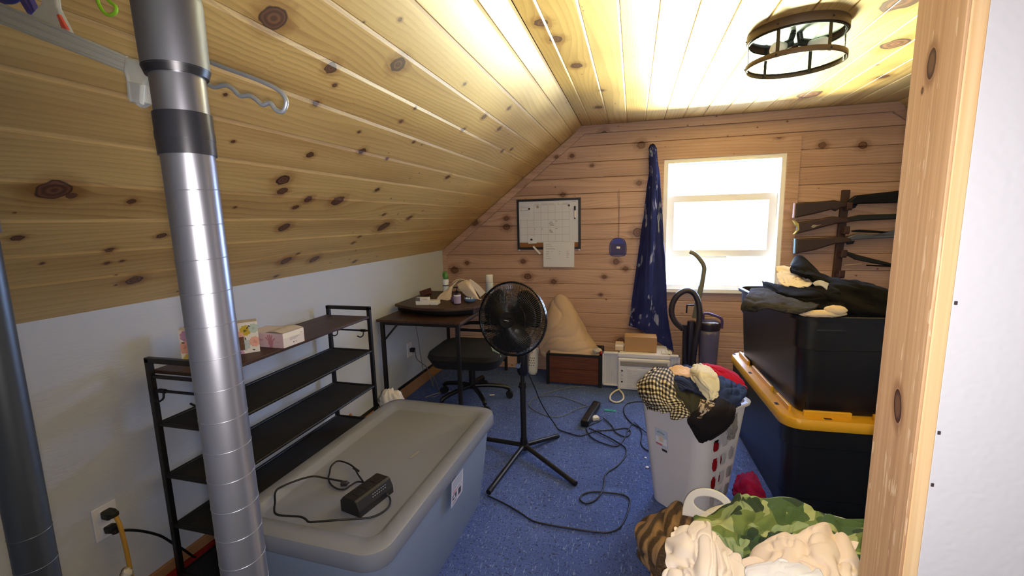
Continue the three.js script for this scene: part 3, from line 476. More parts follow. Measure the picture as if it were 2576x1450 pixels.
// ================================================================ desk, riser and what stands on it
{
  const t = thing('desk', 'dark brown desk with black metal legs along the white wall', 'desk', [-1.42, 0, -3.3]);
  const x0 = -1.738, x1 = -1.105, z0 = -3.90, z1 = -2.70, H = .73;
  const top = part(t, 'desktop', box(x0, x1, H - .018, H, z0, z1, .003), darkWood);
  { const u = top.geometry.attributes.uv, p = top.geometry.attributes.position; for (let i = 0; i < p.count; i++) u.setXY(i, p.getZ(i), p.getX(i)); }
  for (const [x, z] of [[x0 + .03, z1 - .03], [x1 - .03, z1 - .03], [x0 + .03, z0 + .03], [x1 - .03, z0 + .03]]) part(t, 'leg', bar([x, 0, z], [x, H - .02, z], .026), blackMetal);
  for (const [a, b] of [[[x0 + .03, H - .03, z1 - .03], [x1 - .03, H - .03, z1 - .03]], [[x0 + .03, H - .03, z0 + .03], [x1 - .03, H - .03, z0 + .03]], [[x0 + .03, H - .03, z0 + .03], [x0 + .03, H - .03, z1 - .03]], [[x1 - .03, H - .03, z0 + .03], [x1 - .03, H - .03, z1 - .03]], [[x0 + .03, .1, z0 + .03], [x1 - .03, .1, z0 + .03]]]) part(t, 'frame_rail', bar(a, b, .022), blackMetal);
  part(t, 'brace', bar([x0 + .035, .57, z1 - .03], [x0 + .15, H - .035, z1 - .03], .012), blackMetal);
  // riser with a bowed front edge
  const r = thing('desk_riser', 'dark wooden desktop riser with a bowed front edge', 'riser', [-1.4, H, -3.2]);
  const s = new THREE.Shape(); s.moveTo(-1.715, 3.55); s.lineTo(-1.715, 2.93); s.quadraticCurveTo(-1.52, 2.80, -1.36, 2.80); s.quadraticCurveTo(-1.2, 2.80, -1.08, 2.90); s.lineTo(-1.02, 3.0); s.lineTo(-1.02, 3.55); s.closePath();
  const slab = extr(s, .02, .003); slab.rotateX(-Math.PI / 2); slab.translate(0, H + .05, 0);
  const rt = part(r, 'shelf_board', slab, darkWood);
  { const u = rt.geometry.attributes.uv, p = rt.geometry.attributes.position; for (let i = 0; i < p.count; i++) u.setXY(i, p.getX(i), p.getZ(i)); }
  for (const [x, w] of [[-1.70, .016], [-1.40, .016], [-1.12, .016]]) part(r, 'support', box(x - w / 2, x + w / 2, H, H + .05, -3.5, -2.98, .002), darkWood);
  part(r, 'riser_shadow_strip', drape([[[-1.70, H + .05, -2.945], [-1.36, H + .05, -2.83], [-1.10, H + .05, -2.93]], [[-1.70, H + .02, -2.95], [-1.36, H + .012, -2.84], [-1.10, H + .006, -2.94]]], { nu: 20, nv: 3, amp: 0, thick: .008 }), blackPlastic);  // black sheet standing for the dark shade beneath the riser
  const Y = H + .07, white = M(0xe6e3df, .6);
  // items
  { const A = [-1.53, 0.8, -2.905], B = [-1.366, 0.8, -2.928]; const b = thing('white_box', 'flat white box lying on the desk riser, a smaller box on top of it', 'box', [A[0], Y, A[2]]); A[1] = B[1] = Y;
    part(b, 'tray', obox(A, B, .075, .022, .003), white); part(b, 'lid', (() => { const A2 = [A[0] - .001, Y + .0215, A[2] + .001], B2 = [B[0] + .001, Y + .0215, B[2] + .001]; return obox(A2, B2, .077, .008, .002); })(), white);
    const C = [-1.527, 0.83, -2.904], D = [-1.432, 0.83, -2.916]; C[1] = D[1] = Y + .03;
    const c = thing('small_carton', 'small grey and white carton on top of the flat white box', 'box', [C[0], C[1], C[2]]);
    part(c, 'carton', obox(C, D, .04, .026, .002), white); part(c, 'printed_side', [oface(C, D, .026, { x0: 0, x1: .34 })], M(0x6f7174, .6)); part(c, 'printed_mark', [oface(C, D, .026, { lift: .0011, x0: .5, x1: .9, y0: .45, y1: .6 })], M(0xb9a06a, .6)); }
  { // air freshener spray with a green trigger cap
    const q = [-1.458, 0.818, -3.3], y = .80, t2 = thing('spray_bottle', 'pale aerosol bottle with a green spray cap, at the wall end of the desk', 'bottle', [q[0], y, q[2]]);
    part(t2, 'bottle_body', lathe([[0, 0], [.022, 0], [.024, .006], [.024, .115], [.022, .135], [.015, .142], [0, .142]], [q[0], y, q[2]]), M(0xc7d2dc, .35));
    part(t2, 'label_band', lathe([[.0243, .085], [.0245, .087], [.0245, .092], [.0243, .094]], [q[0], y, q[2]]), M(0x39465c, .5));
    part(t2, 'collar', lathe([[.0245, .096], [.0248, .1], [.0248, .128], [.022, .137]], [q[0], y, q[2]]), M(0xe4e9ee, .3));
    part(t2, 'spray_cap', [lathe([[.0, .142], [.019, .142], [.02, .16], [.016, .185], [.009, .19], [0, .19]], [q[0], y, q[2]]), bx(.034, .014, .02, [q[0] - .007, y + .193, q[2]], [0, 0, .15], .005), bx(.006, .03, .012, [q[0] - .021, y + .175, q[2]], [0, 0, -.2], .002)], M(0x4f8a3a, .4)); }
  { // lavender pump bottle
    const q = [-1.237, 0.8, -2.993], y = Y, t2 = thing('pump_bottle', 'lavender lotion bottle with a black pump on the desk riser', 'bottle', [q[0], y, q[2]]), o = [q[0], y, q[2]];
    part(t2, 'bottle_body', lathe([[0, 0], [.024, 0], [.026, .004], [.026, .055], [.026, .072], [.019, .082], [.011, .088], [0, .088]], o), M(0x2b2030, .3));
    part(t2, 'label', lathe([[.0262, .006], [.0264, .007], [.0264, .058], [.0262, .06]], o), M(0x9d8fb0, .6)); part(t2, 'label_top', lathe([[.0266, .06], [.0268, .061], [.0268, .07], [.0266, .071]], o), M(0xe6e0e6, .6));
    part(t2, 'pump', [lathe([[0, .088], [.011, .088], [.011, .102], [.004, .104], [.004, .12], [0, .12]], o), bx(.034, .009, .013, [o[0] - .009, y + .123, o[2]], [0, 0, .1], .003)], blackPlastic); }
  { // blue bowl with white capsules
    const q = [-1.169, 0.8, -3.05], t2 = thing('blue_dish', 'small blue dish with white balls in it, between the lotion bottle and the fan', 'dish', [q[0], Y, q[2] - .03]), o = [q[0], Y, q[2] - .03];
    part(t2, 'bowl', lathe([[0, .003], [.03, .003], [.044, .02], [.047, .03], [.045, .031], [.041, .021], [.028, .007], [0, .007]], o), M(0x6f94bd, .35));
    part(t2, 'lid_disc', lathe([[0, .014], [.041, .014], [.042, .017], [0, .017]], o), M(0x5d84b4, .4)); 
    for (const [a, b] of [[-.02, .02], [.0, .025], [.02, .018], [.012, -.006]]) part(t2, 'ball', put(new THREE.SphereGeometry(.008, 12, 8), [o[0] + a, Y + .029, o[2] + b]), white); }
  { // crumpled paper bag and papers
    const kraft = M(0xdaccb8, .85), pale = M(0xd9d0cc, .85);
    const t2 = thing('paper_bag', 'crumpled tan paper bag lying open behind the lotion bottle', 'bag', [-1.30, Y, -3.3]);
    part(t2, 'bag_side', drape([[[-1.489, 0.779, -3.15], [-1.351, 0.804, -3.12], [-1.373, 0.843, -3.2], [-1.425, 0.842, -3.3]], [[-1.465, 0.828, -3.2], [-1.406, 0.849, -3.2], [-1.395, 0.901, -3.3], [-1.38, 0.903, -3.35]], [[-1.431, 0.868, -3.3], [-1.387, 0.907, -3.3], [-1.325, 0.934, -3.3], [-1.302, 0.917, -3.4]]], { nu: 24, nv: 24, amp: .006, f: [3, 3], seed: 5, sharp: 0, thick: .002 }), kraft);
    part(t2, 'bag_mouth', drape([[[-1.319, 0.913, -3.2], [-1.268, 0.945, -3.2], [-1.244, 0.942, -3.25]], [[-1.281, 0.884, -3.15], [-1.189, 0.912, -3.1], [-1.2, 0.927, -3.2]], [[-1.231, 0.847, -3.12], [-1.123, 0.85, -3.06], [-1.089, 0.832, -3.05]], [[-1.186, 0.833, -3.1], [-1.107, 0.833, -3.04], [-1.064, 0.834, -3.04]]], { nu: 24, nv: 24, amp: .006, f: [3, 3], seed: 9, sharp: 0, thick: .002 }), kraft);
    part(t2, 'handle', tube([[-1.414, 0.906, -3.33], [-1.371, 0.932, -3.33], [-1.319, 0.936, -3.33], [-1.271, 0.918, -3.3]], .004), kraft);
    single('paper_sheet', 'folded white paper sticking up behind the paper bag', 'paper', drape([[[-1.282, 0.928, -3.32], [-1.254, 0.937, -3.33]], [[-1.219, 0.874, -3.3], [-1.178, 0.893, -3.31]], [[-1.161, 0.802, -3.28], [-1.117, 0.839, -3.29]]], { nu: 10, nv: 14, amp: .003, f: [2, 2], thick: .0015 }), pale);
    single('notebook', 'red-brown notebook leaning against the wall behind the white box', 'book', bx(.03, .045, .16, [-1.655, Y + .025, -3.33], [0, 0, .25], .003), M(0x4a2a2a, .6));
    single('pencil_case', 'reddish purple pouch beside the lotion bottle', 'pouch', lump([[-1.288, 0.8, -3.017][0], Y + .022, [-1.288, 0.8, -3.017][2] - .05], [.03, .022, .022], { amp: .08, pow: .7, n: 28 }), M(0x6d4f68, .8)); }
  { // white can
    const q = [-1.153, 0.808, -3.5], y = H, o = [q[0], y, q[2]], t2 = thing('spray_can', 'white and blue spray can standing behind the fan', 'can', o); 
    part(t2, 'can_body', lathe([[0, 0], [.03, 0], [.032, .004], [.032, .15], [.03, .158], [0, .158]], o), M(0xb9c4d2, .35));
    part(t2, 'label', put(new THREE.CylinderGeometry(.0324, .0324, .12, 24, 1, true, Math.PI * .95, Math.PI * .75), [o[0], y + .075, o[2]]), M(0x33549b, .4));
    part(t2, 'cap', lathe([[0, .158], [.031, .158], [.031, .222], [.028, .226], [0, .226]], o), M(0xe8e8e6, .4)); }
  single('pen', 'pale pen lying on the edge of the desk riser', 'pen', rod([-1.52, Y + .004, -2.95], [-1.42, Y + .004, -2.92], .0038), M(0xb49a80, .5));
}
// far outlet under the desk
{
  const t = thing('wall_outlet', 'white wall outlet under the desk with one black plug', 'outlet', [-1.757, .37, -3.18]);
  part(t, 'cover_plate', box(-1.76, -1.754, .31, .43, -3.225, -3.145, .003), whitePlastic);
  const k = thing('charger_cord', 'grey cord hanging from the black plug under the desk', 'cord', [-1.73, .37, -3.18]);
  part(k, 'plug', bx(.04, .034, .034, [-1.733, .365, -3.19], [0, 0, 0], .007), rubber);
  part(k, 'lead', cable([[-1.712, .362, -3.19], [-1.62, 0.334, -3.051], [-1.6, 0.223, -3.173], [-1.58, .05, -3.22], [-1.74, 0.02, -3.546], [-1.578, 0.01, -3.308], [-1.506, 0.006, -3.157], [-1.545, 0.006, -3.107]], .004, 90), M(0x77757a, .6));
  single('pale_cable', 'thin pale cable lying on the carpet by the desk leg', 'cord', cable([[-1.594, 0.005, -3.099], [-1.534, 0.005, -3.196], [-1.428, 0.005, -3.262], [-1.334, 0.005, -3.22]], .004, 30), M(0x9a9288, .6));
  single('hanging_wire', 'thin dark wire hanging down the white wall under the desk', 'cord', cable([[-1.755, .70, -3.3], [-1.754, .55, -3.31], [-1.752, .40, -3.34], [-1.75, .25, -3.36], [-1.742, .11, -3.38]], .0022, 40), M(0x5b5b60, .6));
  single('skirting_cable', 'thick black cable lying along the top of the skirting board', 'cord', cable([[-1.752, .108, -1.95], [-1.753, .106, -2.5], [-1.752, .108, -3.0], [-1.753, .106, -3.5], [-1.752, .107, -3.9]], .011, 60), rubber);
}
{ // low office chair pushed under the desk
  const c = [-1.201, 0.04, -3.16], X = c[0], Z = c[2] + .02, t = thing('office_chair', 'low black swivel chair on casters pushed to the desk', 'chair', [X, 0, Z]);
  const seat = rrLoft([[.34, .42, .40, .1], [.35, .50, .48, .12], [.42, .56, .54, .12], [.452, .54, .52, .12], [.462, .44, .42, .11]], { at: [X + .02, 0, Z + .06], turn: .05, capBottom: true, capTop: true });
  part(t, 'seat', seat, fabricBlack);
  part(t, 'back_frame', [tube([[X - .20, .44, Z - .2], [X - .19, .53, Z - .235], [X - .15, .555, Z - .245], [X + .17, .555, Z - .245], [X + .21, .53, Z - .235], [X + .22, .44, Z - .2]], .014, 60)], blackPlastic);
  part(t, 'lumbar_bar', rod([X - .19, .505, Z - .232], [X + .21, .505, Z - .232], .012), blackPlastic);
  part(t, 'mechanism', box(X - .1, X + .12, .31, .343, Z - .12, Z + .1, .012), blackPlastic);
  part(t, 'gas_lift', [rod([X, .1, Z], [X, .27, Z], .026, .026), rod([X, .27, Z], [X, .37, Z], .017)], blackMetal);
  for (let k = 0; k < 5; k++) {
    const a = -.35 + k * Math.PI * .4, dx = Math.cos(a), dz = Math.sin(a), e = [X + dx * .29, .075, Z + dz * .29];
    const sp = part(t, 'spoke', tube([[X + dx * .02, .12, Z + dz * .02], [X + dx * .14, .115, Z + dz * .14], [X + dx * .27, .09, Z + dz * .27], e], .017, 24), blackPlastic);
    part(sp, 'caster', [put(new THREE.CylinderGeometry(.028, .028, .014, 20), [e[0] + dz * .014, .029, e[2] - dx * .014], [Math.PI / 2, 0, -a], 'ZYX'), put(new THREE.CylinderGeometry(.028, .028, .014, 20), [e[0] - dz * .014, .029, e[2] + dx * .014], [Math.PI / 2, 0, -a], 'ZYX'), rod([e[0], .03, e[2]], [e[0], .08, e[2]], .008)], rubber);
  }
  single('pale_green_strip', 'pale green strip hanging over the right side of the chair seat', 'cloth', drape([[[-1.002, 0.494, -3.02], [-0.983, 0.498, -3.02]], [[-0.968, 0.459, -2.97], [-0.932, 0.47, -2.97]], [[-0.933, 0.42, -2.93], [-0.891, 0.437, -2.93]]], { nu: 10, nv: 16, amp: .004, f: [3, 2] }), cloth(0x8fa89c));  // thin sheet standing for the pale green patch by the seat
}
{ // wooden crate with pillow, clog
  const t = thing('wooden_crate', 'black framed wooden box with a red-brown front under the beige pillow', 'crate', [-.46, 0, -3.72]);
  const x0 = -.685, x1 = -.245, z0 = -3.9, z1 = -3.60, H = .275, red = M(0xffffff, .55, { map: dataTex(256, 256, (u, v) => mix3([122, 68, 42], [72, 34, 22], clamp(fbm(u * 3, v * 26, 6, 3) * 1.1))) });
  for (const [x, z] of [[x0, z1], [x1, z1], [x0, z0], [x1, z0]]) part(t, 'leg', bar([x, 0, z], [x, H, z], .025), blackMetal);
  for (let i = 0; i < 2; i++) part(t, 'plank', box(x0 + .014, x1 - .014, .02 + i * .125, .142 + i * .125, z1 - .012, z1 + .004, .002), red);
  part(t, 'side_panel', [box(x0 - .006, x0 + .006, .02, H - .01, z0 + .014, z1 - .014, .002), box(x1 - .006, x1 + .006, .02, H - .01, z0 + .014, z1 - .014, .002)], red); part(t, 'back_panel', box(x0 + .014, x1 - .014, .02, H - .01, z0 - .004, z0 + .008, .002), red);
  part(t, 'top_rail', [bar([x0, H - .008, z1], [x1, H - .008, z1], .018), bar([x0, H - .008, z0], [x1, H - .008, z0], .018), bar([x0, H - .008, z0], [x0, H - .008, z1], .018), bar([x1, H - .008, z0], [x1, H - .008, z1], .018)], blackMetal);
  part(t, 'bottom_panel', box(x0 + .01, x1 - .01, .02, .032, z0 + .01, z1 - .014, .002), red);
  single('beige_pillow', 'beige pillow slumped against the pine wall on the wooden box', 'pillow', drape([
    [[-0.734, 0.532, -3.88], [-0.685, 0.653, -3.9], [-0.636, 0.718, -3.91], [-0.578, 0.691, -3.91], [-0.522, 0.598, -3.91]],
    [[-0.763, 0.434, -3.82], [-0.666, 0.52, -3.78], [-0.568, 0.571, -3.79], [-0.489, 0.546, -3.82], [-0.45, 0.479, -3.9]],
    [[-0.773, 0.33, -3.77], [-0.655, 0.381, -3.71], [-0.53, 0.415, -3.71], [-0.434, 0.399, -3.76], [-0.363, 0.335, -3.88]],
    [[-0.761, 0.237, -3.74], [-0.628, 0.259, -3.67], [-0.483, 0.284, -3.66], [-0.361, 0.29, -3.71], [-0.29, 0.248, -3.84]],
    [[-0.669, 0.19, -3.7], [-0.579, 0.187, -3.66], [-0.448, 0.194, -3.65], [-0.336, 0.205, -3.67], [-0.258, 0.221, -3.78]]], { nu: 70, nv: 70, amp: .013, f: [2.2, 4.5], seed: 14, thick: .05, sharp: 2 }), cloth(0xbca696));
  { const o = [-0.862, 0, -3.788]; o[1] = 0; const s = thing('rubber_clog', 'white perforated rubber clog standing on its heel against the wall', 'shoe', [o[0], 0, o[2]]), c2 = M(0xeceae4, .5);
    const prof = [[0, 0], [.030, .0], [.042, .03], [.046, .10], [.040, .17], [.028, .225], [.012, .25], [0, .252]];
    const g = new THREE.LatheGeometry(prof.map((p) => new THREE.Vector2(...p)), 32); g.scale(1, 1, .62); part(s, 'upper', put(g, [o[0], .006, o[2]], [-.12, .2, -.06]), c2);
    part(s, 'sole', put(new RoundedBoxGeometry(.085, .24, .022, 3, .01), [o[0], .125, o[2] - .045], [-.12, .2, -.06]), c2);
    for (let j = 0; j < 4; j++) for (let i = 0; i < 3; i++) part(s, 'vent_hole', put(new THREE.CylinderGeometry(.0042, .0042, .004, 10), [o[0] + (i - 1) * .019 + (j % 2) * .006 - .004, .10 + j * .022, o[2] + .028 - Math.abs(i - 1) * .004 - j * .002], [Math.PI / 2, 0, 0]), M(0x4c3a30, .8));
    part(s, 'toe_mark', put(new THREE.TorusGeometry(.008, .003, 8, 16), [o[0] - .004, .218, o[2] + .005], [-.5, 0, 0]), M(0xb89a72, .6)); }
  single('rolled_sock', 'white and grey rumpled sock on the corner of the wooden box', 'sock', lump([-.275, .298, -3.66], [.035, .022, .03], { amp: .25, n: 28, seed: 3 }), cloth(0xbdb8b4));
  single('red_ball', 'small red ball on the right end of the wooden box', 'ball', put(new THREE.SphereGeometry(.017, 18, 12), [-.238, .293, -3.62]), M(0x8c1f22, .5));
}
{ // window air conditioner on the floor
  const X0 = -.105, X1 = .300, z1 = -3.585, t = thing('air_conditioner', 'white window air conditioner unit with accordion side panels standing on the floor', 'air conditioner', [.1, 0, -3.72]), w = M(0xdcdce2, .45);
  part(t, 'housing', box(X0 + .01, X1 - .01, .005, .305, -3.90, z1 - .02, .01), w);
  part(t, 'front_panel', [box(X0, X1, .002, .272, z1 - .03, z1, .014), box(X0, X1, .276, .31, z1 - .03, z1 - .006, .006)], w);
  const lv = part(t, 'outlet_louvre', box(X0 + .02, X1 - .02, .205, .247, z1 - .002, z1 + .002, .002), M(0x8b8a8c, .6));
  for (let i = 0; i < 5; i++) part(lv, 'louvre_blade', box(X0 + .024, X1 - .024, .209 + i * .0078, .212 + i * .0078, z1 + .001, z1 + .005, .001), M(0x9c9b9e, .5));
  const gr = part(t, 'intake_grille', box(X0 + .075, X1 - .015, .02, .185, z1 - .001, z1 + .002, .001), w);
  for (let i = 0; i < 16; i++) part(gr, 'grille_slat', box(X0 + .078, X1 - .018, .024 + i * .0101, .0275 + i * .0101, z1 + .001, z1 + .005, .001), M(0xcbcbd2, .5));
  for (const y of [.165, .072]) part(t, 'control_button', put(new THREE.CylinderGeometry(.0075, .0075, .006, 16), [X0 + .035, y, z1 + .001], [Math.PI / 2, 0, 0]), blackPlastic);
  part(t, 'control_marks', [.145, .125, .108, .092].map((y, i) => box(X0 + .025, X0 + .03 + (i % 2) * .014, y, y + .004, z1 - .001, z1 + .0012, 0)), M(0x8a90a0, .6));
  part(t, 'brand_mark', uvPlane(.05, .014, [(X0 + X1) / 2 + .005, .195, z1 + .0008]), M(0xffffff, .5, { map: canvasTex(256, 72, (c, W2, H2) => { c.fillStyle = '#dcdce2'; c.fillRect(0, 0, W2, H2); c.fillStyle = '#6d7078'; c.font = '52px sans-serif'; c.fillText('Midea', 62, 54); c.strokeStyle = '#6d7078'; c.lineWidth = 5; c.beginPath(); c.arc(34, 36, 22, 1, 5.4); c.stroke(); }) }));
  for (const [a, b] of [[-.228, X0], [X1, .372]]) {
    const s = part(t, 'side_panel', [box(a, b, .03, .305, z1 - .045, z1 - .036, .001), box(a, b, .296, .308, z1 - .05, z1 - .012, .002), box(a, b, .024, .036, z1 - .05, z1 - .012, .002), box(a < 0 ? a : b - .012, a < 0 ? a + .012 : b, .024, .308, z1 - .05, z1 - .012, .002)], w);
    const n = Math.round((b - a - .014) / .0105); for (let i = 0; i < n; i++) part(s, 'pleat', box(a + (a < 0 ? .014 : .002) + i * .0105, a + (a < 0 ? .014 : .002) + i * .0105 + .006, .036, .296, z1 - .038, z1 - .025, .002), w);
  }
  single('ac_power_cord', 'off-white power cord looping out from under the air conditioner', 'cord', cable([[-0.089, 0.012, -3.564], [-0.119, 0.008, -3.533], [-0.154, 0.007, -3.419], [-0.144, 0.007, -3.333], [-0.101, 0.007, -3.304], [-0.059, 0.007, -3.359], [-0.055, 0.007, -3.456], [-0.082, 0.012, -3.539]], .0075, 80), M(0xcfc8bb, .5));
  { const A = [-0.054, 0.325, -3.66], B = [0.199, 0.328, -3.66]; A[1] = B[1] = .308; const b = thing('cardboard_box', 'brown cardboard box on top of the air conditioner', 'box', [A[0], .308, A[2]]); part(b, 'carton', obox(A, B, .15, .118, .003), M(0xa98563, .85)); part(b, 'top_flap', (() => { const A2 = [A[0], .4265, A[2]], B2 = [B[0], .4265, B[2]]; return obox(A2, B2, .074, .003, .001); })(), M(0x9b7856, .85)); }
  { const A = [-0.128, 0.307, -3.67], B = [-0.063, 0.311, -3.67]; A[1] = B[1] = .308; const b = thing('pale_carton', 'small cream carton beside the cardboard box on the air conditioner', 'box', [A[0], .308, A[2]]); part(b, 'carton', obox(A, B, .06, .062, .002), M(0xd8c4b0, .7)); part(b, 'paper_band', oface(A, B, .062, { y0: .55, y1: .8 }), M(0xeee6dc, .7)); }
  { const t2 = thing('vent_grid', 'small white ribbed plastic vent on the right end of the air conditioner', 'vent', [.285, .308, -3.66]); part(t2, 'vent_frame', box(.235, .315, .308, .318, -3.69, -3.64, .002), whitePlastic); for (let i = 0; i < 7; i++) part(t2, 'rib', box(.238 + i * .011, .243 + i * .011, .318, .328, -3.688, -3.642, .001), whitePlastic); }
}
{ // upright vacuum cleaner
  const Z = -3.78, t = thing('vacuum_cleaner', 'dark purple upright vacuum cleaner with a looped hose under the window', 'vacuum cleaner', [.55, 0, Z]);
  const dp = M(0x1d1a26, .35), hoseM = M(0x2a2630, .42), clear = new THREE.MeshPhysicalMaterial({ color: 0x8a86a8, roughness: .15, transmission: .55, thickness: .01 });
  part(t, 'floor_head', [rrLoft([[.01, .30, .2, .03], [.05, .31, .21, .04], [.085, .26, .15, .04], [.095, .2, .1, .03]], { at: [.5, 0, Z + .02], capBottom: true, capTop: true })], dp);
  part(t, 'body_column', [rrLoft([[.09, .09, .09, .03], [.3, .085, .085, .03], [.48, .075, .075, .03], [.55, .06, .06, .025]], { at: [.47, 0, Z - .01], capBottom: true, capTop: true }), rod([.425, .12, Z + .045], [.415, .53, Z + .045], .022, .019)], dp);
  part(t, 'wand', [rod([0.495, 0.577, -3.8], [0.533, 0.84, -3.8], .024, .021), tube([[0.534, 0.833, -3.8], [0.545, 0.92, -3.8], [0.548, 0.993, -3.8], [0.52, 1.047, -3.8], [0.477, 1.095, -3.8], [0.44, 1.114, -3.8]], .020, 40)], M(0x6f6d5c, .45));  // window flare put into the wand as a paler colour and extra thickness
  part(t, 'hose', tube([[0.401, 0.495, -3.74], [0.344, 0.548, -3.73], [0.311, 0.619, -3.73], [0.315, 0.701, -3.73], [0.355, 0.777, -3.73], [0.419, 0.813, -3.73], [0.47, 0.792, -3.73], [0.507, 0.718, -3.72], [0.518, 0.614, -3.71], [0.51, 0.501, -3.71], [0.493, 0.366, -3.72], [0.483, 0.21, -3.74]], .0225, 120, 14), hoseM);
  part(t, 'cord_hook', [rod([0.427, 0.689, -3.76], [0.482, 0.688, -3.77], .006), rod([0.427, 0.689, -3.76], [0.426, 0.623, -3.76], .006)], dp);
  const bx0 = [0.61, 0.235, -3.74], top = [0.597, 0.575, -3.74], R2 = .078;
  part(t, 'dust_bin', lathe([[0, .16], [R2 * .78, .16], [R2 * .88, .2], [R2, .46], [R2, .50], [0, .50]], [bx0[0] - .01, 0, -3.76]), clear);
  part(t, 'inner_cyclone', lathe([[0, .19], [.02, .19], [.045, .30], [.05, .47], [0, .47]], [bx0[0] - .01, 0, -3.76]), M(0x332d52, .4));
  part(t, 'bin_lid', lathe([[0, .57], [.05, .57], [R2 * .97, .56], [R2 * 1.04, .545], [R2 * 1.04, .50], [R2, .498], [0, .498]], [bx0[0] - .01, 0, -3.76]), M(0x282232, .3));
  part(t, 'carry_handle', tube([[bx0[0] - .06, .575, -3.75], [bx0[0] - .055, .625, -3.75], [bx0[0] + .03, .61, -3.75], [bx0[0] + .075, .585, -3.75], [bx0[0] + .08, .51, -3.75]], .011, 50), M(0x4a3a6a, .35));
}

// ================================================================ pedestal fan
{
  const C = V([-0.645, 0.854, -2.34]), F = new THREE.Vector3(-.2, .1, .97).normalize(), RAD = .205, base = [-0.617, 0.07, -2.44];
  const t = thing('pedestal_fan', 'black pedestal fan on a cross-shaped folding base in the middle of the room', 'fan', [base[0], 0, base[2]]);
  const q = new THREE.Quaternion().setFromUnitVectors(new THREE.Vector3(0, 0, 1), F), toFan = (g) => { g.applyQuaternion(q); g.translate(C.x, C.y, C.z); return g; };
  const gloss = M(0x0d0d0e, .22, { clearcoat: .6 }), blade = M(0x161617, .3, { transmission: .12, thickness: .002 });
  const wires = (depth, back) => { const out = []; for (let i = 0; i < 110; i++) { const a = i / 110 * 6.2832, sw = back ? -.12 : .16, pt = (r, k) => [Math.cos(a + sw * k) * r, Math.sin(a + sw * k) * r]; const p = [[...pt(.042, 0), depth], [...pt(.11, .35), depth * .92], [...pt(.165, .7), depth * .68], [...pt(.195, .95), depth * .28], [...pt(RAD, 1), 0]]; out.push(tube(p, .0015, 12, 5)); } for (const [r, k] of [[.11, .92], [.165, .69]]) out.push(put(new THREE.TorusGeometry(r, .0012, 5, 64), [0, 0, depth * k])); return out.map(toFan); };
  part(t, 'front_grille', wires(.062, false), gloss);
  part(t, 'rear_grille', wires(-.085, true), gloss);
  part(t, 'grille_ring', [toFan(put(new THREE.TorusGeometry(RAD, .0058, 10, 96))), toFan(put(new THREE.CylinderGeometry(RAD + .004, RAD + .004, .02, 96, 1, true), [0, 0, 0], [Math.PI / 2, 0, 0]))], gloss);
  part(t, 'centre_badge', [toFan(put(new THREE.CylinderGeometry(.043, .045, .01, 40), [0, 0, .063], [Math.PI / 2, 0, 0]))], gloss);
  part(t, 'badge_mark', [toFan(bx(.03, .0035, .0012, [0, -.002, .0686], [0, 0, -.12], .0005))], M(0x9a9a9a, .4));
  part(t, 'blade_hub', [toFan(put(new THREE.CylinderGeometry(.035, .04, .05, 32), [0, 0, .005], [Math.PI / 2, 0, 0]))], gloss);
  for (let k = 0; k < 3; k++) {
    const a0 = k * 2.0944 + .75, rows = []; for (let j = 0; j <= 6; j++) { const f = j / 6, r = lerp(.03, .188, f), half = lerp(.50, .80, Math.sin(f * 2.2)) * (j === 6 ? .82 : 1), row = []; for (let i = 0; i <= 4; i++) { const s = i / 4 * 2 - 1, a = a0 + s * half - f * .25; row.push([Math.cos(a) * r * (1 - .03 * s * s * f), Math.sin(a) * r * (1 - .03 * s * s * f), -s * .026 * (1 - .3 * f)]); } rows.push(row); }
    part(t, 'blade', toFan(drape(rows, { nu: 20, nv: 20, amp: 0, thick: .003 })), blade);
  }
  const neck = C.clone().addScaledVector(F, -.20);
  part(t, 'motor_housing', [toFan(lathe([[0, 0], [.05, 0], [.07, .02], [.075, .06], [.06, .12], [.02, .14], [0, .14]], [0, 0, -.08], 32, [-Math.PI / 2, 0, 0]))], blackPlastic);
  part(t, 'tilt_neck', [rod([base[0], .66, base[2]], [base[0] + .005, .80, base[2]], .022, .02), rod([base[0] + .005, .79, base[2]], [C.x - F.x * .15, C.y, C.z - F.z * .15], .03, .03)], blackPlastic);
  const ctl = part(t, 'control_housing', [rrLoft([[.50, .05, .05, .02], [.52, .062, .06, .02], [.66, .062, .06, .02], [.69, .045, .045, .018]], { at: [base[0] + .005, 0, base[2] + .005], capBottom: true, capTop: true })], blackPlastic);
  part(ctl, 'speed_knob', put(new THREE.CylinderGeometry(.014, .016, .018, 20), [base[0] - .012, .565, base[2] + .042], [Math.PI / 2, 0, 0]), chrome);
  part(t, 'pole', rod([base[0], .42, base[2]], [base[0], .51, base[2]], .0125), blackMetal);
  part(t, 'pole_sleeve', rod([base[0], .06, base[2]], [base[0], .435, base[2]], .0175), blackMetal);
  part(t, 'height_clamp', [rod([base[0], .415, base[2]], [base[0], .45, base[2]], .022, .02), rod([base[0], .433, base[2]], [base[0] - .012, .433, base[2] + .035], .007)], blackPlastic);
  part(t, 'base_hub', [rod([base[0], .035, base[2]], [base[0], .095, base[2]], .026, .022), rod([base[0], .03, base[2]], [base[0], .06, base[2]], .031)], blackPlastic);
  for (const e of [[-0.449, 0.016, -2.667], [-0.274, 0.014, -2.172], [-0.698, 0.014, -1.999], [base[0] - .36, .014, base[2] - .10]]) { const l = part(t, 'foot', rod([base[0], .052, base[2]], e, .0135), blackMetal); const d = V(e).sub(V([base[0], .052, base[2]])).normalize(); part(l, 'end_cap', rod(V(e).addScaledVector(d, -.03).toArray(), V(e).addScaledVector(d, .004).toArray(), .0145), rubber); }
}

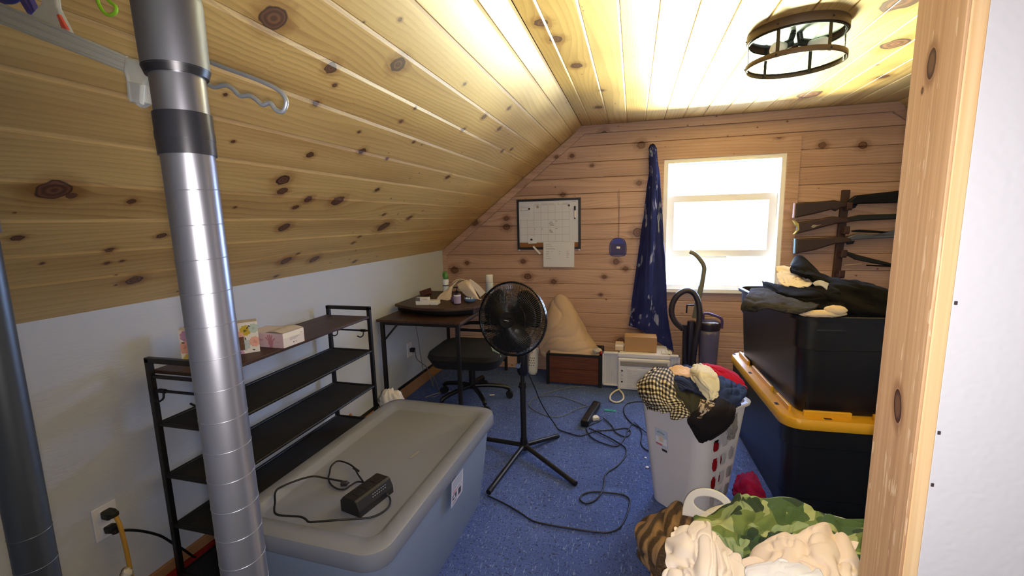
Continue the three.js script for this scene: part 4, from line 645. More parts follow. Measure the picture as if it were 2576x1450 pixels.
// ================================================================ big grey storage bin and the hub on its lid
{
  const at = [-.957, 0, -1.505], turn = -.025, t = thing('storage_bin', 'large blue-grey plastic storage bin with a grey lid in the left foreground', 'bin', at);
  const body = M(0x8493a8, .42, { bumpMap: dataTex(128, 128, (u, v) => { const n = 255 * noise(u * 100, v * 100, 2); return [n, n, n]; }, { srgb: false }), bumpScale: .0003 }), lid = M(0x838892, .27, { metalness: .1 });
  part(t, 'tub', rrLoft([[.004, .42, .84, .05], [.0, .45, .88, .06], [.012, .465, .90, .06], [.13, .488, .935, .06], [.14, .496, .943, .06], [.40, .545, 1.0, .06], [.405, .57, 1.02, .065], [.43, .57, 1.02, .065], [.43, .55, 1.0, .06], [.03, .46, .89, .06]], { at, turn, n: 128, capBottom: true }), body);
  part(t, 'lid', rrLoft([[.41, .595, 1.045, .075], [.415, .60, 1.05, .078], [.450, .598, 1.048, .078], [.464, .590, 1.040, .074], [.467, .578, 1.028, .07], [.467, .488, .918, .05], [.465, .482, .912, .048], [.4465, .442, .872, .04], [.4445, .43, .858, .036]], { at, turn, n: 160, capTop: true }), lid);
  part(t, 'lid_mark', [bx(.06, .0006, .012, [-.86, .4461, -1.55], [0, 1.4, 0], 0)], M(0x7d7c76, .5));
  part(t, 'printed_label', drape([[[-0.664, 0.397, -1.468], [-0.664, 0.389, -1.59]], [[-0.676, 0.279, -1.479], [-0.676, 0.279, -1.599]]], { nu: 1, nv: 1, amp: 0, thick: .001 }), M(0xffffff, .5, { map: canvasTex(200, 300, (c, w, h) => { c.translate(0, h); c.scale(1, -1); c.fillStyle = '#cfccd6'; c.fillRect(0, 0, w, h); c.fillStyle = '#a9b0c2'; c.fillRect(16, 12, w - 32, 120); c.fillStyle = '#b9484e'; c.fillRect(30, 150, 60, 16); c.fillStyle = '#3c3f4e'; c.fillRect(20, 180, 70, 60); c.fillRect(120, 190, 50, 80); c.fillStyle = '#dcdbe2'; c.fillRect(36, 196, 30, 30); c.fillStyle = '#55586a'; for (let i = 0; i < 6; i++) c.fillRect(20 + i * 12, 256, 6, 30); c.fillRect(98, 150, 80, 8); c.fillRect(98, 166, 60, 6); }) }));
  // hub and its leads
  const A = [-0.92, 0.448, -1.151], B = [-0.848, 0.448, -1.143], D = [-0.814, 0.448, -1.301], h = thing('power_hub', 'black desktop power hub with its cords lying on the grey bin lid', 'power strip', [(A[0] + D[0]) / 2, .447, (A[2] + D[2]) / 2]);
  const a = V(B), b = V(D); b.y = a.y; const dir = b.clone().sub(a).normalize(), L = a.distanceTo(b), n = new THREE.Vector3(dir.z, 0, -dir.x), Wd = .088;
  const prof = outline([[0, 0], [0, .022], [.012, .05], [.02, .055], [Wd - .014, .055], [Wd, .04], [Wd, 0]]), g = extr(prof, L, .004);
  g.applyMatrix4(new THREE.Matrix4().makeBasis(n.clone(), new THREE.Vector3(0, 1, 0), dir.clone()).setPosition(a.x, .4458, a.z)); 
  part(h, 'housing', g, M(0x121214, .5));
  { const dots = [], ldots = M(0x8c8c90, .5); for (let i = 0; i < 14; i++) { const s = L * (.42 + .42 * (i % 7) / 7 + .02 * (i > 6)), p = a.clone().addScaledVector(dir, s).addScaledVector(n, .0055 + .003 * (i > 6)); dots.push(bx(.005, .0025, .0025, [p.x, .4805 + .0075 * (i > 6), p.z], [0, -Math.atan2(dir.z, dir.x), 0], .0006)); } part(h, 'indicator_marks', dots, ldots); }
  for (let i = 0; i < 3; i++) { const p = a.clone().addScaledVector(dir, L * (.25 + .25 * i)).addScaledVector(n, Wd * .52); part(h, 'socket', bx(.026, .0015, .03, [p.x, .5015, p.z], [0, -Math.atan2(dir.z, dir.x), 0], .0006), rubber); }
  part(h, 'lead', [tube([[-0.944, 0.458, -1.31], [-0.985, 0.462, -1.341], [-1.041, 0.462, -1.388], [-1.102, 0.458, -1.416], [-1.137, 0.455, -1.42], [-1.142, 0.452, -1.391], [-1.115, 0.45, -1.343], [-1.098, 0.45, -1.314], [-1.061, 0.45, -1.281], [-1.016, 0.45, -1.263], [-0.993, 0.45, -1.269], [-0.987, 0.45, -1.293], [-0.975, 0.452, -1.315], [-0.944, 0.458, -1.31]], .0032, 120), tube([[-1.028, 0.453, -1.304], [-1.073, 0.452, -1.308], [-1.11, 0.456, -1.304], [-1.144, 0.464, -1.294], [-1.16, 0.472, -1.266], [-1.184, 0.472, -1.237], [-1.202, 0.471, -1.209], [-1.209, 0.471, -1.183], [-1.195, 0.471, -1.158], [-1.163, 0.471, -1.124], [-1.119, 0.471, -1.075], [-1.098, 0.471, -1.067], [-1.055, 0.471, -1.071], [-1.019, 0.471, -1.076], [-0.997, 0.471, -1.071], [-0.975, 0.471, -1.061], [-0.948, 0.471, -1.069], [-0.89, 0.471, -1.09], [-0.852, 0.458, -1.123], [-0.819, 0.452, -1.144], [-0.799, 0.45, -1.165], [-0.786, 0.45, -1.193], [-0.785, 0.45, -1.222], [-0.807, 0.451, -1.26], [-0.821, 0.46, -1.264]], .0034, 200)], rubber);
  part(h, 'plug', [bx(.026, .016, .018, [-1.013, 0.454, -1.293], [0, .3, 0], .005), rod([-1.003, 0.456, -1.297], [-0.993, 0.456, -1.297], .002)], M(0x2a2428, .5)); part(h, 'strain_relief', rod([-1.036, 0.459, -1.385], [-1.004, 0.459, -1.37], .005, .004), rubber);
  single('white_rag', 'crumpled white rag behind the far left corner of the grey bin', 'rag', lump([-1.33, .375, -2.17], [.07, .07, .045], { amp: .3, n: 36, seed: 6 }), cloth(0xd6d0c6));
  single('floor_box', 'low grey box standing behind the far left corner of the grey bin', 'box', box(-1.40, -1.22, .0, .31, -2.24, -2.09, .006), M(0x8f8c86, .8));
  single('wood_offcut', 'small brown wooden offcut leaning on the wall behind the shoe rack', 'wood', bx(.012, .07, .15, [-1.735, .135, -2.28], [.35, 0, .05], .002), M(0xa86f38, .6));
}

// ================================================================ cords and small things on the carpet
{
  const k = (name, label, pts, r, n, m) => single(name, label, 'cord', cable(pts, r, n), m), bk = M(0x15161c, .5);
  k('fan_cord', 'black fan cord dropping from the fan stem and curving over the carpet', [[[-0.57, 0.499, -2.42][0], [-0.57, 0.499, -2.42][1], -2.42], [-0.565, 0.387, -2.53], [-0.561, 0.25, -2.66], [-0.536, 0.107, -2.78], [-0.497, 0.006, -2.845], [-0.455, 0.006, -2.771], [-0.39, 0.006, -2.739], [-0.312, 0.006, -2.718], [-0.262, 0.006, -2.762], [-0.214, 0.006, -2.806], [-0.113, 0.006, -2.846], [-0.025, 0.006, -2.888], [0.006, 0.006, -2.838], [-0.028, 0.006, -2.769], [-0.081, 0.006, -2.807], [-0.128, 0.006, -2.926], [-0.181, 0.01, -3.006]], .0038, 200, bk);
  k('extension_cord', 'long black extension cord looping over the carpet towards the grey bin', [[-0.195, 0.008, -2.969], [-0.277, 0.006, -2.857], [-0.277, 0.006, -2.804], [-0.226, 0.006, -2.699], [-0.153, 0.006, -2.647], [-0.08, 0.006, -2.633], [-0.039, 0.006, -2.719], [-0.011, 0.012, -2.844], [0.019, 0.006, -2.958], [0.052, 0.006, -2.923]], .0036, 120, bk);
  k('extension_cord', 'black cord running from the coil to a wide loop in front of the hamper', [[-0.263, 0.01, -2.828], [-0.16, 0.01, -2.754], [-0.067, 0.01, -2.669], [-0.025, 0.006, -2.625], [-0.021, 0.006, -2.536], [-0.065, 0.006, -2.411], [-0.124, 0.006, -2.308], [-0.126, 0.006, -2.208], [-0.14, 0.012, -2.108], [-0.164, 0.006, -2.061], [-0.204, 0.006, -2.029], [-0.233, 0.006, -2.048], [-0.227, 0.006, -2.097], [-0.182, 0.006, -2.131], [-0.102, 0.006, -2.143], [-0.021, 0.006, -2.138], [0.003, 0.006, -2.113], [0.003, 0.006, -2.052], [-0.014, 0.006, -1.958], [-0.042, 0.006, -1.882], [-0.083, 0.006, -1.846], [-0.138, 0.006, -1.835], [-0.245, 0.006, -1.832], [-0.355, 0.006, -1.833], [-0.432, 0.006, -1.843], [-0.499, 0.006, -1.883], [-0.594, 0.006, -1.935], [-0.695, 0.006, -1.978]], .0042, 300, bk);
  k('thin_black_cord', 'black cord beside the left face of the laundry hamper', [[0.158, 0.005, -3.371], [0.042, 0.005, -3.354], [-0.022, 0.005, -3.303], [-0.046, 0.005, -3.195], [-0.03, 0.005, -3.076], [0.014, 0.005, -2.971], [0.06, 0.009, -2.906], [0.076, 0.005, -2.833], [0.069, 0.005, -2.708], [0.085, 0.005, -2.647], [0.129, 0.005, -2.604]], .0036, 120, bk);
  k('second_black_cord', 'short black cord end crossing towards the foot of the hamper', [[0.029, 0.01, -2.982], [0.07, 0.014, -2.892], [0.113, 0.01, -2.831], [0.142, 0.006, -2.801]], .0034, 40, bk);
  k('loose_wire', 'thin grey cord curving behind the fan stem', [[-0.375, 0.005, -3.595], [-0.53, 0.005, -3.509], [-0.656, 0.005, -3.378], [-0.74, 0.005, -3.237], [-0.746, 0.005, -3.135], [-0.7, 0.005, -3.056], [-0.589, 0.005, -2.976], [-0.505, 0.005, -2.96], [-0.436, 0.005, -3.029], [-0.384, 0.005, -3.123], [-0.304, 0.005, -3.198]], .003, 140, M(0x6c6f76, .6));
  k('back_cord', 'faint grey cord lying near the wooden box', [[-0.734, 0.004, -3.281], [-0.569, 0.004, -3.34], [-0.4, 0.004, -3.256], [-0.319, 0.004, -3.198]], .0026, 60, M(0x55575e, .6));
  const a = [-0.297, 0.03, -2.85], b = [-0.24, 0.03, -3.198], p = thing('power_strip', 'black power strip lying on the blue carpet with a white plug in it', 'power strip', [(a[0] + b[0]) / 2, 0, (a[2] + b[2]) / 2]);
  const d = V(b).sub(V(a)); part(p, 'housing', bx(.055, .05, d.length(), [(a[0] + b[0]) / 2, .027, (a[2] + b[2]) / 2], [0, Math.atan2(d.x, d.z), 0], .01), blackPlastic);
  for (let i = 0; i < 5; i++) { const q = V(a).addScaledVector(d, .14 + i * .17); part(p, 'socket', bx(.03, .0015, .03, [q.x, .0525, q.z], [0, Math.atan2(d.x, d.z), 0], .0006), rubber); }
  single('white_adapter', 'white plug adapter lying against the power strip', 'plug', bx(.05, .026, .045, [-0.236, 0.016, -2.981], [0, .5, 0], .007), M(0xd9d4d0, .5));
  single('teal_wrapper', 'small teal wrapper with a white mark on the carpet', 'wrapper', [bx(.085, .003, .035, [-0.142, 0.003, -3.158], [0, -.05, 0], .001), bx(.03, .004, .012, [-0.133, 0.004, -3.151], [0, -.05, 0], .001)], M(0x1f8a86, .5));
  single('paper_scrap', 'tiny white paper scrap on the carpet by the chair caster', 'scrap', bx(.04, .002, .022, [-1.082, 0.002, -3.263], [0, .3, 0], .0005), M(0xd8d2ca, .8));
  single('lint_speck', 'tiny white speck on the carpet, the left one beside the hamper foot', 'scrap', lump([0.091, 0.003, -2.539], [.008, .003, .006], { n: 12 }), M(0xe6e6ea, .8));
  single('lint_speck', 'tiny white speck on the carpet, the right one touching the hamper', 'scrap', lump([0.097, 0.004, -2.435], [.009, .004, .009], { n: 12 }), M(0xe6e6ea, .8));
}

// ================================================================ on the back wall
const ZW = ZB + .0185;
{
  const tl = [-1.016, 1.575, -3.945], brc = [-0.444, 1.132, -3.945], x0 = tl[0], x1 = brc[0], y1 = tl[1] + .004, y0 = brc[1];
  const t = thing('calendar_board', 'black framed whiteboard calendar with a cork strip along its bottom', 'board', [(x0 + x1) / 2, y0, ZW]);
  part(t, 'board_frame', frameGeo(x0, x1, y0, y1, .02, ZW, ZW + .018), blackPlastic);
  const bx0 = x0 + .018, bx1 = x1 - .018, by0 = y0 + .062, by1 = y1 - .018;
  part(t, 'writing_surface', put(new THREE.BoxGeometry(bx1 - bx0, by1 - by0, .006), [(bx0 + bx1) / 2, (by0 + by1) / 2, ZW + .006]), M(0xd4d8e8, .35));
  part(t, 'calendar_print', uvPlane(bx1 - bx0, by1 - by0, [(bx0 + bx1) / 2, (by0 + by1) / 2, ZW + .0096]), M(0xffffff, .35, { map: canvasTex(1024, 680, (c, w, h) => {
    c.fillStyle = '#d4d8e8'; c.fillRect(0, 0, w, h); c.strokeStyle = '#8f909a'; c.lineWidth = 3; const X0 = 20, Y0 = 70, cw = 122, ch = 120;
    for (let i = 0; i < 8; i++) { if (i > 7) continue; c.beginPath(); c.moveTo(X0 + i * cw, Y0); c.lineTo(X0 + i * cw, Y0 + 5 * ch); c.stroke(); } for (let j = 0; j < 6; j++) { c.beginPath(); c.moveTo(X0, Y0 + j * ch); c.lineTo(X0 + 7 * cw, Y0 + j * ch); c.stroke(); }
    c.fillStyle = '#74757e'; c.font = '22px sans-serif'; ['Sunday', 'Monday', 'Tuesday', 'Wednesday', 'Thursday', 'Friday', 'Saturday'].forEach((s, i) => c.fillText(s, X0 + 8 + i * cw, 60)); c.font = '24px sans-serif'; c.fillText('Notes', 920, 32);
    c.strokeStyle = '#b5b6be'; c.lineWidth = 2; for (let j = 0; j < 14; j++) { c.beginPath(); c.moveTo(900, 330 + j * 24); c.lineTo(1004, 330 + j * 24); c.stroke(); }
    c.fillStyle = '#3a3b44'; for (const [x, y, l] of [[528, 345, 60], [520, 372, 76], [540, 396, 70], [528, 470, 30], [524, 490, 58], [545, 512, 40], [640, 330, 24], [640, 452, 26], [270, 452, 20], [390, 452, 20]]) c.fillRect(x, y, l, 7);
  }) }));
  part(t, 'cork_strip', box(bx0, bx1, y0 + .018, by0, ZW + .002, ZW + .009, 0), M(0x8a5f3c, .9));
  part(t, 'corner_clip', [bx(.018, .012, .01, [x0 + .015, y0 - .004, ZW + .009], [0, 0, 0], .003), bx(.018, .012, .01, [x1 - .012, y0 - .004, ZW + .009], [0, 0, 0], .003)], whitePlastic, 'white clip');
  const zz = -3.94, paperMap = (lines, seed) => canvasTex(300, 400, (c, w, h) => { const r = rng(seed); c.fillStyle = '#d8dcea'; c.fillRect(0, 0, w, h); c.fillStyle = '#8d8b93'; lines.forEach(([x, y, l, hh = 5]) => c.fillRect(x, y, l, hh)); });
  const sheet = (name, label, p, q, map, z, r = 0) => { const a = V(p), b = V(q); const g = put(new THREE.BoxGeometry(Math.abs(b.x - a.x), Math.abs(b.y - a.y), .0012), [(a.x + b.x) / 2, (a.y + b.y) / 2, z], [0, 0, r]); return single(name, label, 'paper', g, M(0xffffff, .8, { map }), [(a.x + b.x) / 2, Math.min(a.y, b.y), z]); };
  sheet('note_paper', 'small note sheet on the upper left of the calendar board', [-1.003, 1.535, -3.935], [-0.863, 1.405, -3.935], paperMap([[20, 40, 110], [20, 70, 200], [20, 92, 160], [20, 120, 180], [30, 160, 60, 14], [120, 158, 90, 10], [20, 230, 210, 3], [20, 270, 210, 3], [20, 310, 200, 3]], 3), ZW + .0115);
  sheet('list_paper', 'white typed sheet hanging below the calendar board', [-0.776, 1.195, -3.935], [-0.499, 0.975, -3.935], paperMap([[20, 30, 50], [20, 60, 70], [20, 105, 90, 8], [25, 150, 30], [80, 150, 10], [150, 145, 14], [225, 145, 20], [25, 175, 30], [225, 172, 26], [25, 200, 20], [150, 185, 16], [225, 190, 30], [25, 225, 40], [225, 215, 16], [20, 265, 50], [225, 240, 22]], 5), ZW + .021, -.01);
  sheet('small_card', 'tiny white card held by a black magnet on the lower edge of the calendar', [-0.917, 1.24, -3.935], [-0.838, 1.185, -3.935], paperMap([[150, 120, 120], [150, 180, 90]], 7), ZW + .0115, .04);
  const mag = (p, r, col, label, zoff = .013) => single('magnet', label, 'magnet', put(new THREE.CylinderGeometry(r, r, .006, 20), [p[0], p[1], ZW + zoff], [Math.PI / 2, 0, 0]), M(col, .35));
  mag([-0.902, 1.494, -3.935], .009, 0x141416, 'round black magnet holding the note sheet', .0155); mag([-0.825, 1.509, -3.935], .012, 0x9b8f86, 'grey-brown round magnet beside the note sheet'); mag([-0.654, 1.531, -3.935], .010, 0xd8d8d6, 'shiny white magnet on the top edge of the calendar'); mag([-0.546, 1.514, -3.935], .009, 0x1a1a1e, 'black magnet nearest the marker on the calendar');
  single('square_magnet', 'square black magnet on the tiny card', 'magnet', bx(.018, .016, .006, [[-0.885, 1.221, -3.935][0], [-0.885, 1.221, -3.935][1], ZW + .0155], [0, 0, 0], .001), blackPlastic);
  { const m = [-0.494, 1.451, -3.93], o = thing('marker', 'black and white dry erase marker clipped to the right side of the calendar', 'marker', [m[0], m[1] - .06, ZW + .018]); part(o, 'cap', rod([m[0], m[1] + .02, ZW + .017], [m[0], m[1] + .056, ZW + .017], .0085, .0075), blackPlastic); part(o, 'barrel', rod([m[0], m[1] - .04, ZW + .017], [m[0], m[1] + .015, ZW + .017], .006), whitePlastic); part(o, 'end_plug', rod([m[0], m[1] - .058, ZW + .017], [m[0], m[1] - .045, ZW + .017], .005, .006), blackPlastic); }
  { const a = [-0.87, 1.161, -3.93], b = [-0.805, 1.092, -3.93]; single('white_strip', 'short white plastic strip hanging askew under the board', 'strip', bx(.016, Math.hypot(a[0] - b[0], a[1] - b[1]), .006, [(a[0] + b[0]) / 2, (a[1] + b[1]) / 2, ZW + .022], [0, 0, Math.atan2(b[0] - a[0], a[1] - b[1])], .002), whitePlastic); }
}
{ // fly swatter
  const a = [-0.191, 1.223, -3.935], b = [-0.059, 1.076, -3.935], cx = (a[0] + b[0]) / 2, blue = M(0x333a94, .5, { transmission: .2 }), t = thing('fly_swatter', 'blue fly swatter hanging head down on the pine wall', 'fly swatter', [cx, b[1], ZW + .008]), z = ZW + .006, w = (b[0] - a[0]) / 2;
  const o = [[-w, b[1] + .012], [-w + .012, b[1]], [w - .012, b[1]], [w, b[1] + .012], [w * .98, a[1] - .045], [w * .6, a[1] - .008], [w * .3, a[1]], [-w * .3, a[1]], [-w * .6, a[1] - .008], [-w * .98, a[1] - .045]].map(([x, y]) => [x + cx, y]);
  part(t, 'rim', tube(o.map(([x, y]) => [x, y, z]), .003, 120, 6, true), blue);
  const bars = []; for (let i = 1; i < 16; i++) bars.push(box(cx - w + i * w / 8 - .0022, cx - w + i * w / 8 + .0022, b[1] + .002, a[1] - .042, z - .001, z + .001, 0)); for (let i = 0; i < 14; i++) { const y = b[1] + .008 + i * .0085; bars.push(box(cx - w + .002, cx + w - .002, y - .002, y + .002, z - .001, z + .001, 0)); }
  part(t, 'mesh', bars, blue);
  part(t, 'neck', extr(outline([[cx - w * .9, a[1] - .046], [cx + w * .9, a[1] - .046], [cx + w * .5, a[1] - .006], [cx + w * .25, a[1] + .002], [cx - w * .25, a[1] + .002], [cx - w * .5, a[1] - .006]]), .003).translate(0, 0, z - .0015), M(0x26309c, .45));
  part(t, 'wire_handle', tube([[cx, a[1] - .02, z], [cx + .002, (a[1] + 1.62) / 2, z], [cx - .002, 1.62, z], [cx + .004, 1.635, z + .002], [cx + .006, 1.62, z], [cx + .008, (a[1] + 1.62) / 2, z], [cx + .005, a[1] - .02, z]], .0013, 60, 6), M(0x8d6a4a, .4));
  part(t, 'white_label', bx(.03, .018, .001, [cx + .003, (a[1] + b[1]) / 2 - .006, z + .0035], [0, 0, -.1], .0004), M(0xe4e4ec, .6));
}
{ // navy tapestry hung from one nail
  const zc = -3.90, tex = dataTex(512, 1024, (u, v) => { const n = fbm(u * 7, v * 13, 3, 4), s = fbm(u * 11 + 5, v * 22, 9, 4), m = noise(u * 30, v * 60, 12); let c = mix3([28, 33, 76], [48, 56, 116], n); if (s > .63) c = mix3(c, [176, 184, 206], smooth(.63, .74, s) * (.35 + .65 * m)); return c; });
  const row = (y, xs, zs) => xs.map((x, i) => [x, y, zs[i]]);
  const pts = [
    [[0.116, 1.954, -3.915], [0.127, 1.961, -3.88], [0.143, 1.96, -3.88], [0.163, 1.948, -3.915]],
    [[0.112, 1.867, -3.92], [0.129, 1.86, -3.87], [0.154, 1.859, -3.87], [0.171, 1.857, -3.92]],
    [[0.112, 1.725, -3.92], [0.139, 1.719, -3.87], [0.169, 1.715, -3.87], [0.193, 1.71, -3.91]],
    [[0.1, 1.549, -3.93], [0.136, 1.545, -3.86], [0.174, 1.544, -3.88], [0.212, 1.544, -3.9]],
    [[0.062, 1.22, -3.93], [0.124, 1.223, -3.85], [0.188, 1.221, -3.88], [0.239, 1.22, -3.9]],
    [[0.02, 0.847, -3.93], [0.1, 0.86, -3.84], [0.19, 0.856, -3.88], [0.271, 0.854, -3.9]],
    [[-0.009, 0.567, -3.93], [0.083, 0.589, -3.84], [0.181, 0.566, -3.88], [0.291, 0.583, -3.9]],
    [[-0.02, 0.463, -3.93], [0.076, 0.451, -3.85], [0.163, 0.381, -3.88], [0.353, 0.249, -3.92]]];
  const t = thing('curtain_tapestry', 'navy bleach-spotted cloth hanging from a hook beside the window', 'curtain_tapestry', [.14, .45, zc]);
  part(t, 'cloth', drape(pts, { nu: 50, nv: 110, amp: .014, f: [5, 1.2], seed: 12, thick: .004 }).translate(0, 0, .018), cloth(0xffffff, { map: tex }));
  part(t, 'knot', lump([0.137, 1.944, -3.895], [.024, .034, .022], { amp: .25, n: 30, seed: 4 }), cloth(0x1e2346));
  part(t, 'wall_hook', [rod([[0.137, 1.969, -3.9][0], [0.137, 1.969, -3.9][1], ZB + .018], [[0.137, 1.969, -3.9][0], [0.137, 1.969, -3.9][1] + .006, -3.885], .004)], blackMetal);
}
{ // rifle rack: two dark uprights with long guns across
  const z = ZB + .035, rackM = M(0x3a211a, .5), t = thing('gun_rack', 'dark brown wooden gun rack on the pine wall right of the window', 'rack', [1.5, .75, z]);
  for (const dx of [0, .55]) { const a = [1.528, 1.563, -3.93], b = [1.507, 0.882, -3.93]; const up = part(t, 'upright', [bar([a[0] + dx, a[1], z + .008], [b[0] + dx, b[1] - .15, z + .008], .05, .03)], rackM); for (const y of [1.46, 1.285, 1.11, .955]) part(up, 'peg', [bx(.036, .03, .075, [b[0] + dx + .012 + (y - .9) * .02, y - .034, z + .05], [0, 0, 0], .006), bx(.036, .05, .016, [b[0] + dx + .012 + (y - .9) * .02, y - .015, z + .085], [0, 0, 0], .005)], rackM); }
  const zg = z + .055, out = (pts) => outline(pts.map((p) => p.slice(0, 2))), ex = (pts, d, zc = zg) => extr(out(pts), d, d * .3).translate(0, 0, zc - d / 2);
  const walnut = (h) => M(h, .4), gunM = M(0x131417, .35, { metalness: .5 });
  const rifle = (label, stockPts, stockM, padPts, padM, recv, barrels, extra = []) => {
    const g = thing('long_gun', label, 'rifle', [stockPts[0][0], stockPts[0][1], zg], 'long guns on the wall rack');
    part(g, 'stock', ex(stockPts, .034), stockM); if (padPts) part(g, 'butt_pad', ex(padPts, .036), padM);
    for (const [n, p, m, d] of recv) part(g, n, ex(p, d ?? .03), m);
    for (const [a, b, r] of barrels) part(g, 'barrel', rod(a, b, r), gunM);
    for (const [n, geo, m] of extra) part(g, n, geo, m); return g; };
  rifle('topmost long gun on the rack, with a dark stock and a wide black receiver', [[1.184, 1.473, -3.885], [1.316, 1.481, -3.885], [1.435, 1.488, -3.885], [1.536, 1.467, -3.885], [1.538, 1.433, -3.885], [1.48, 1.429, -3.885], [1.451, 1.406, -3.885], [1.424, 1.419, -3.885], [1.322, 1.392, -3.885], [1.186, 1.363, -3.885]], walnut(0x33221e), [[1.173, 1.476, -3.885], [1.187, 1.476, -3.885], [1.186, 1.363, -3.885], [1.172, 1.366, -3.885]], M(0xa58a86, .5),
    [['receiver', [[1.518, 1.474, -3.885], [1.57, 1.518, -3.885], [1.838, 1.542, -3.885], [2.0, 1.535], [2.0, 1.455], [1.6, 1.454, -3.885], [1.55, 1.444, -3.885]], gunM, .034], ['trigger_guard', [[1.545, 1.447, -3.885], [1.59, 1.451, -3.885], [1.577, 1.426, -3.885], [1.552, 1.421, -3.885]], gunM, .008]], [[[1.95, 1.51, zg], [2.32, 1.525, zg], .009]]);
  rifle('second long gun from the top, its brown stock marked with a pale oval', [[1.199, 1.329, -3.885], [1.351, 1.35, -3.885], [1.433, 1.371, -3.885], [1.545, 1.354, -3.885], [1.547, 1.322, -3.885], [1.458, 1.312, -3.885], [1.33, 1.276, -3.885], [1.204, 1.241, -3.885]], walnut(0x3a2622), [[1.182, 1.339, -3.885], [1.202, 1.317, -3.885], [1.208, 1.275, -3.885], [1.183, 1.239, -3.885], [1.209, 1.251, -3.885], [1.217, 1.293, -3.885]], M(0xb9ac5e, .5),
    [['receiver', [[1.527, 1.357, -3.885], [1.606, 1.376, -3.885], [1.852, 1.378, -3.885], [1.95, 1.385], [1.95, 1.34], [1.61, 1.332, -3.885], [1.534, 1.325, -3.885]], M(0x1b1d1a, .4), .03], ['stock_inlay', [[1.285, 1.291, -3.88], [1.304, 1.318, -3.88], [1.342, 1.314, -3.88], [1.378, 1.31, -3.88], [1.338, 1.293, -3.88], [1.313, 1.276, -3.88]], M(0x8d8680, .5), .037]], [[[1.9, 1.37, zg], [2.35, 1.38, zg], .0085]]);
  rifle('third long gun from the top, with a blue-grey butt and a silver grey receiver', [[1.207, 1.205, -3.885], [1.361, 1.209, -3.885], [1.491, 1.219, -3.885], [1.569, 1.209, -3.885], [1.571, 1.174, -3.885], [1.469, 1.163, -3.885], [1.431, 1.151, -3.885], [1.341, 1.119, -3.885], [1.209, 1.089, -3.885]], walnut(0x3b2a24), [[1.193, 1.208, -3.885], [1.209, 1.208, -3.885], [1.211, 1.089, -3.885], [1.195, 1.092, -3.885]], M(0x5f7c92, .4),
    [['receiver', [[1.538, 1.213, -3.885], [1.592, 1.239, -3.885], [1.865, 1.234, -3.885], [1.85, 1.25], [1.85, 1.205], [1.621, 1.194, -3.885], [1.545, 1.183, -3.885]], M(0x6c7078, .35, { metalness: .5 }), .03], ['scope', [[1.57, 1.262, -3.885], [1.615, 1.268, -3.885], [1.864, 1.246, -3.885], [1.865, 1.234, -3.885], [1.616, 1.247, -3.885], [1.57, 1.251, -3.885]], gunM, .02], ['trigger_guard', [[1.535, 1.18, -3.885], [1.596, 1.185, -3.885], [1.585, 1.162, -3.885], [1.547, 1.156, -3.885]], gunM, .008]], [[[1.82, 1.235, zg], [2.35, 1.25, zg], .0085]]);
  { const g = thing('air_pistol', 'black tapering gun hanging at a slant under the other long guns', 'gun', [1.68, 1.084, -3.885], 'long guns on the wall rack'); part(g, 'body', ex([[1.53, 1.115, -3.885], [1.604, 1.085, -3.885], [1.759, 1.04, -3.885], [1.891, 1.002, -3.885], [1.893, 0.987, -3.885], [1.736, 1.013, -3.885], [1.607, 1.043, -3.885], [1.537, 1.085, -3.885]], .03), M(0x151712, .5)); part(g, 'barrel', rod([1.687, 1.001, -3.885], [1.961, 0.99, -3.885], .006), gunM); }
  single('cleaning_rod', 'thin pale rod lying across the lowest pegs of the gun rack', 'rod', rod([1.546, 1.001, -3.885], [1.656, 1.013, -3.885], .005), M(0xb59a82, .5));
}

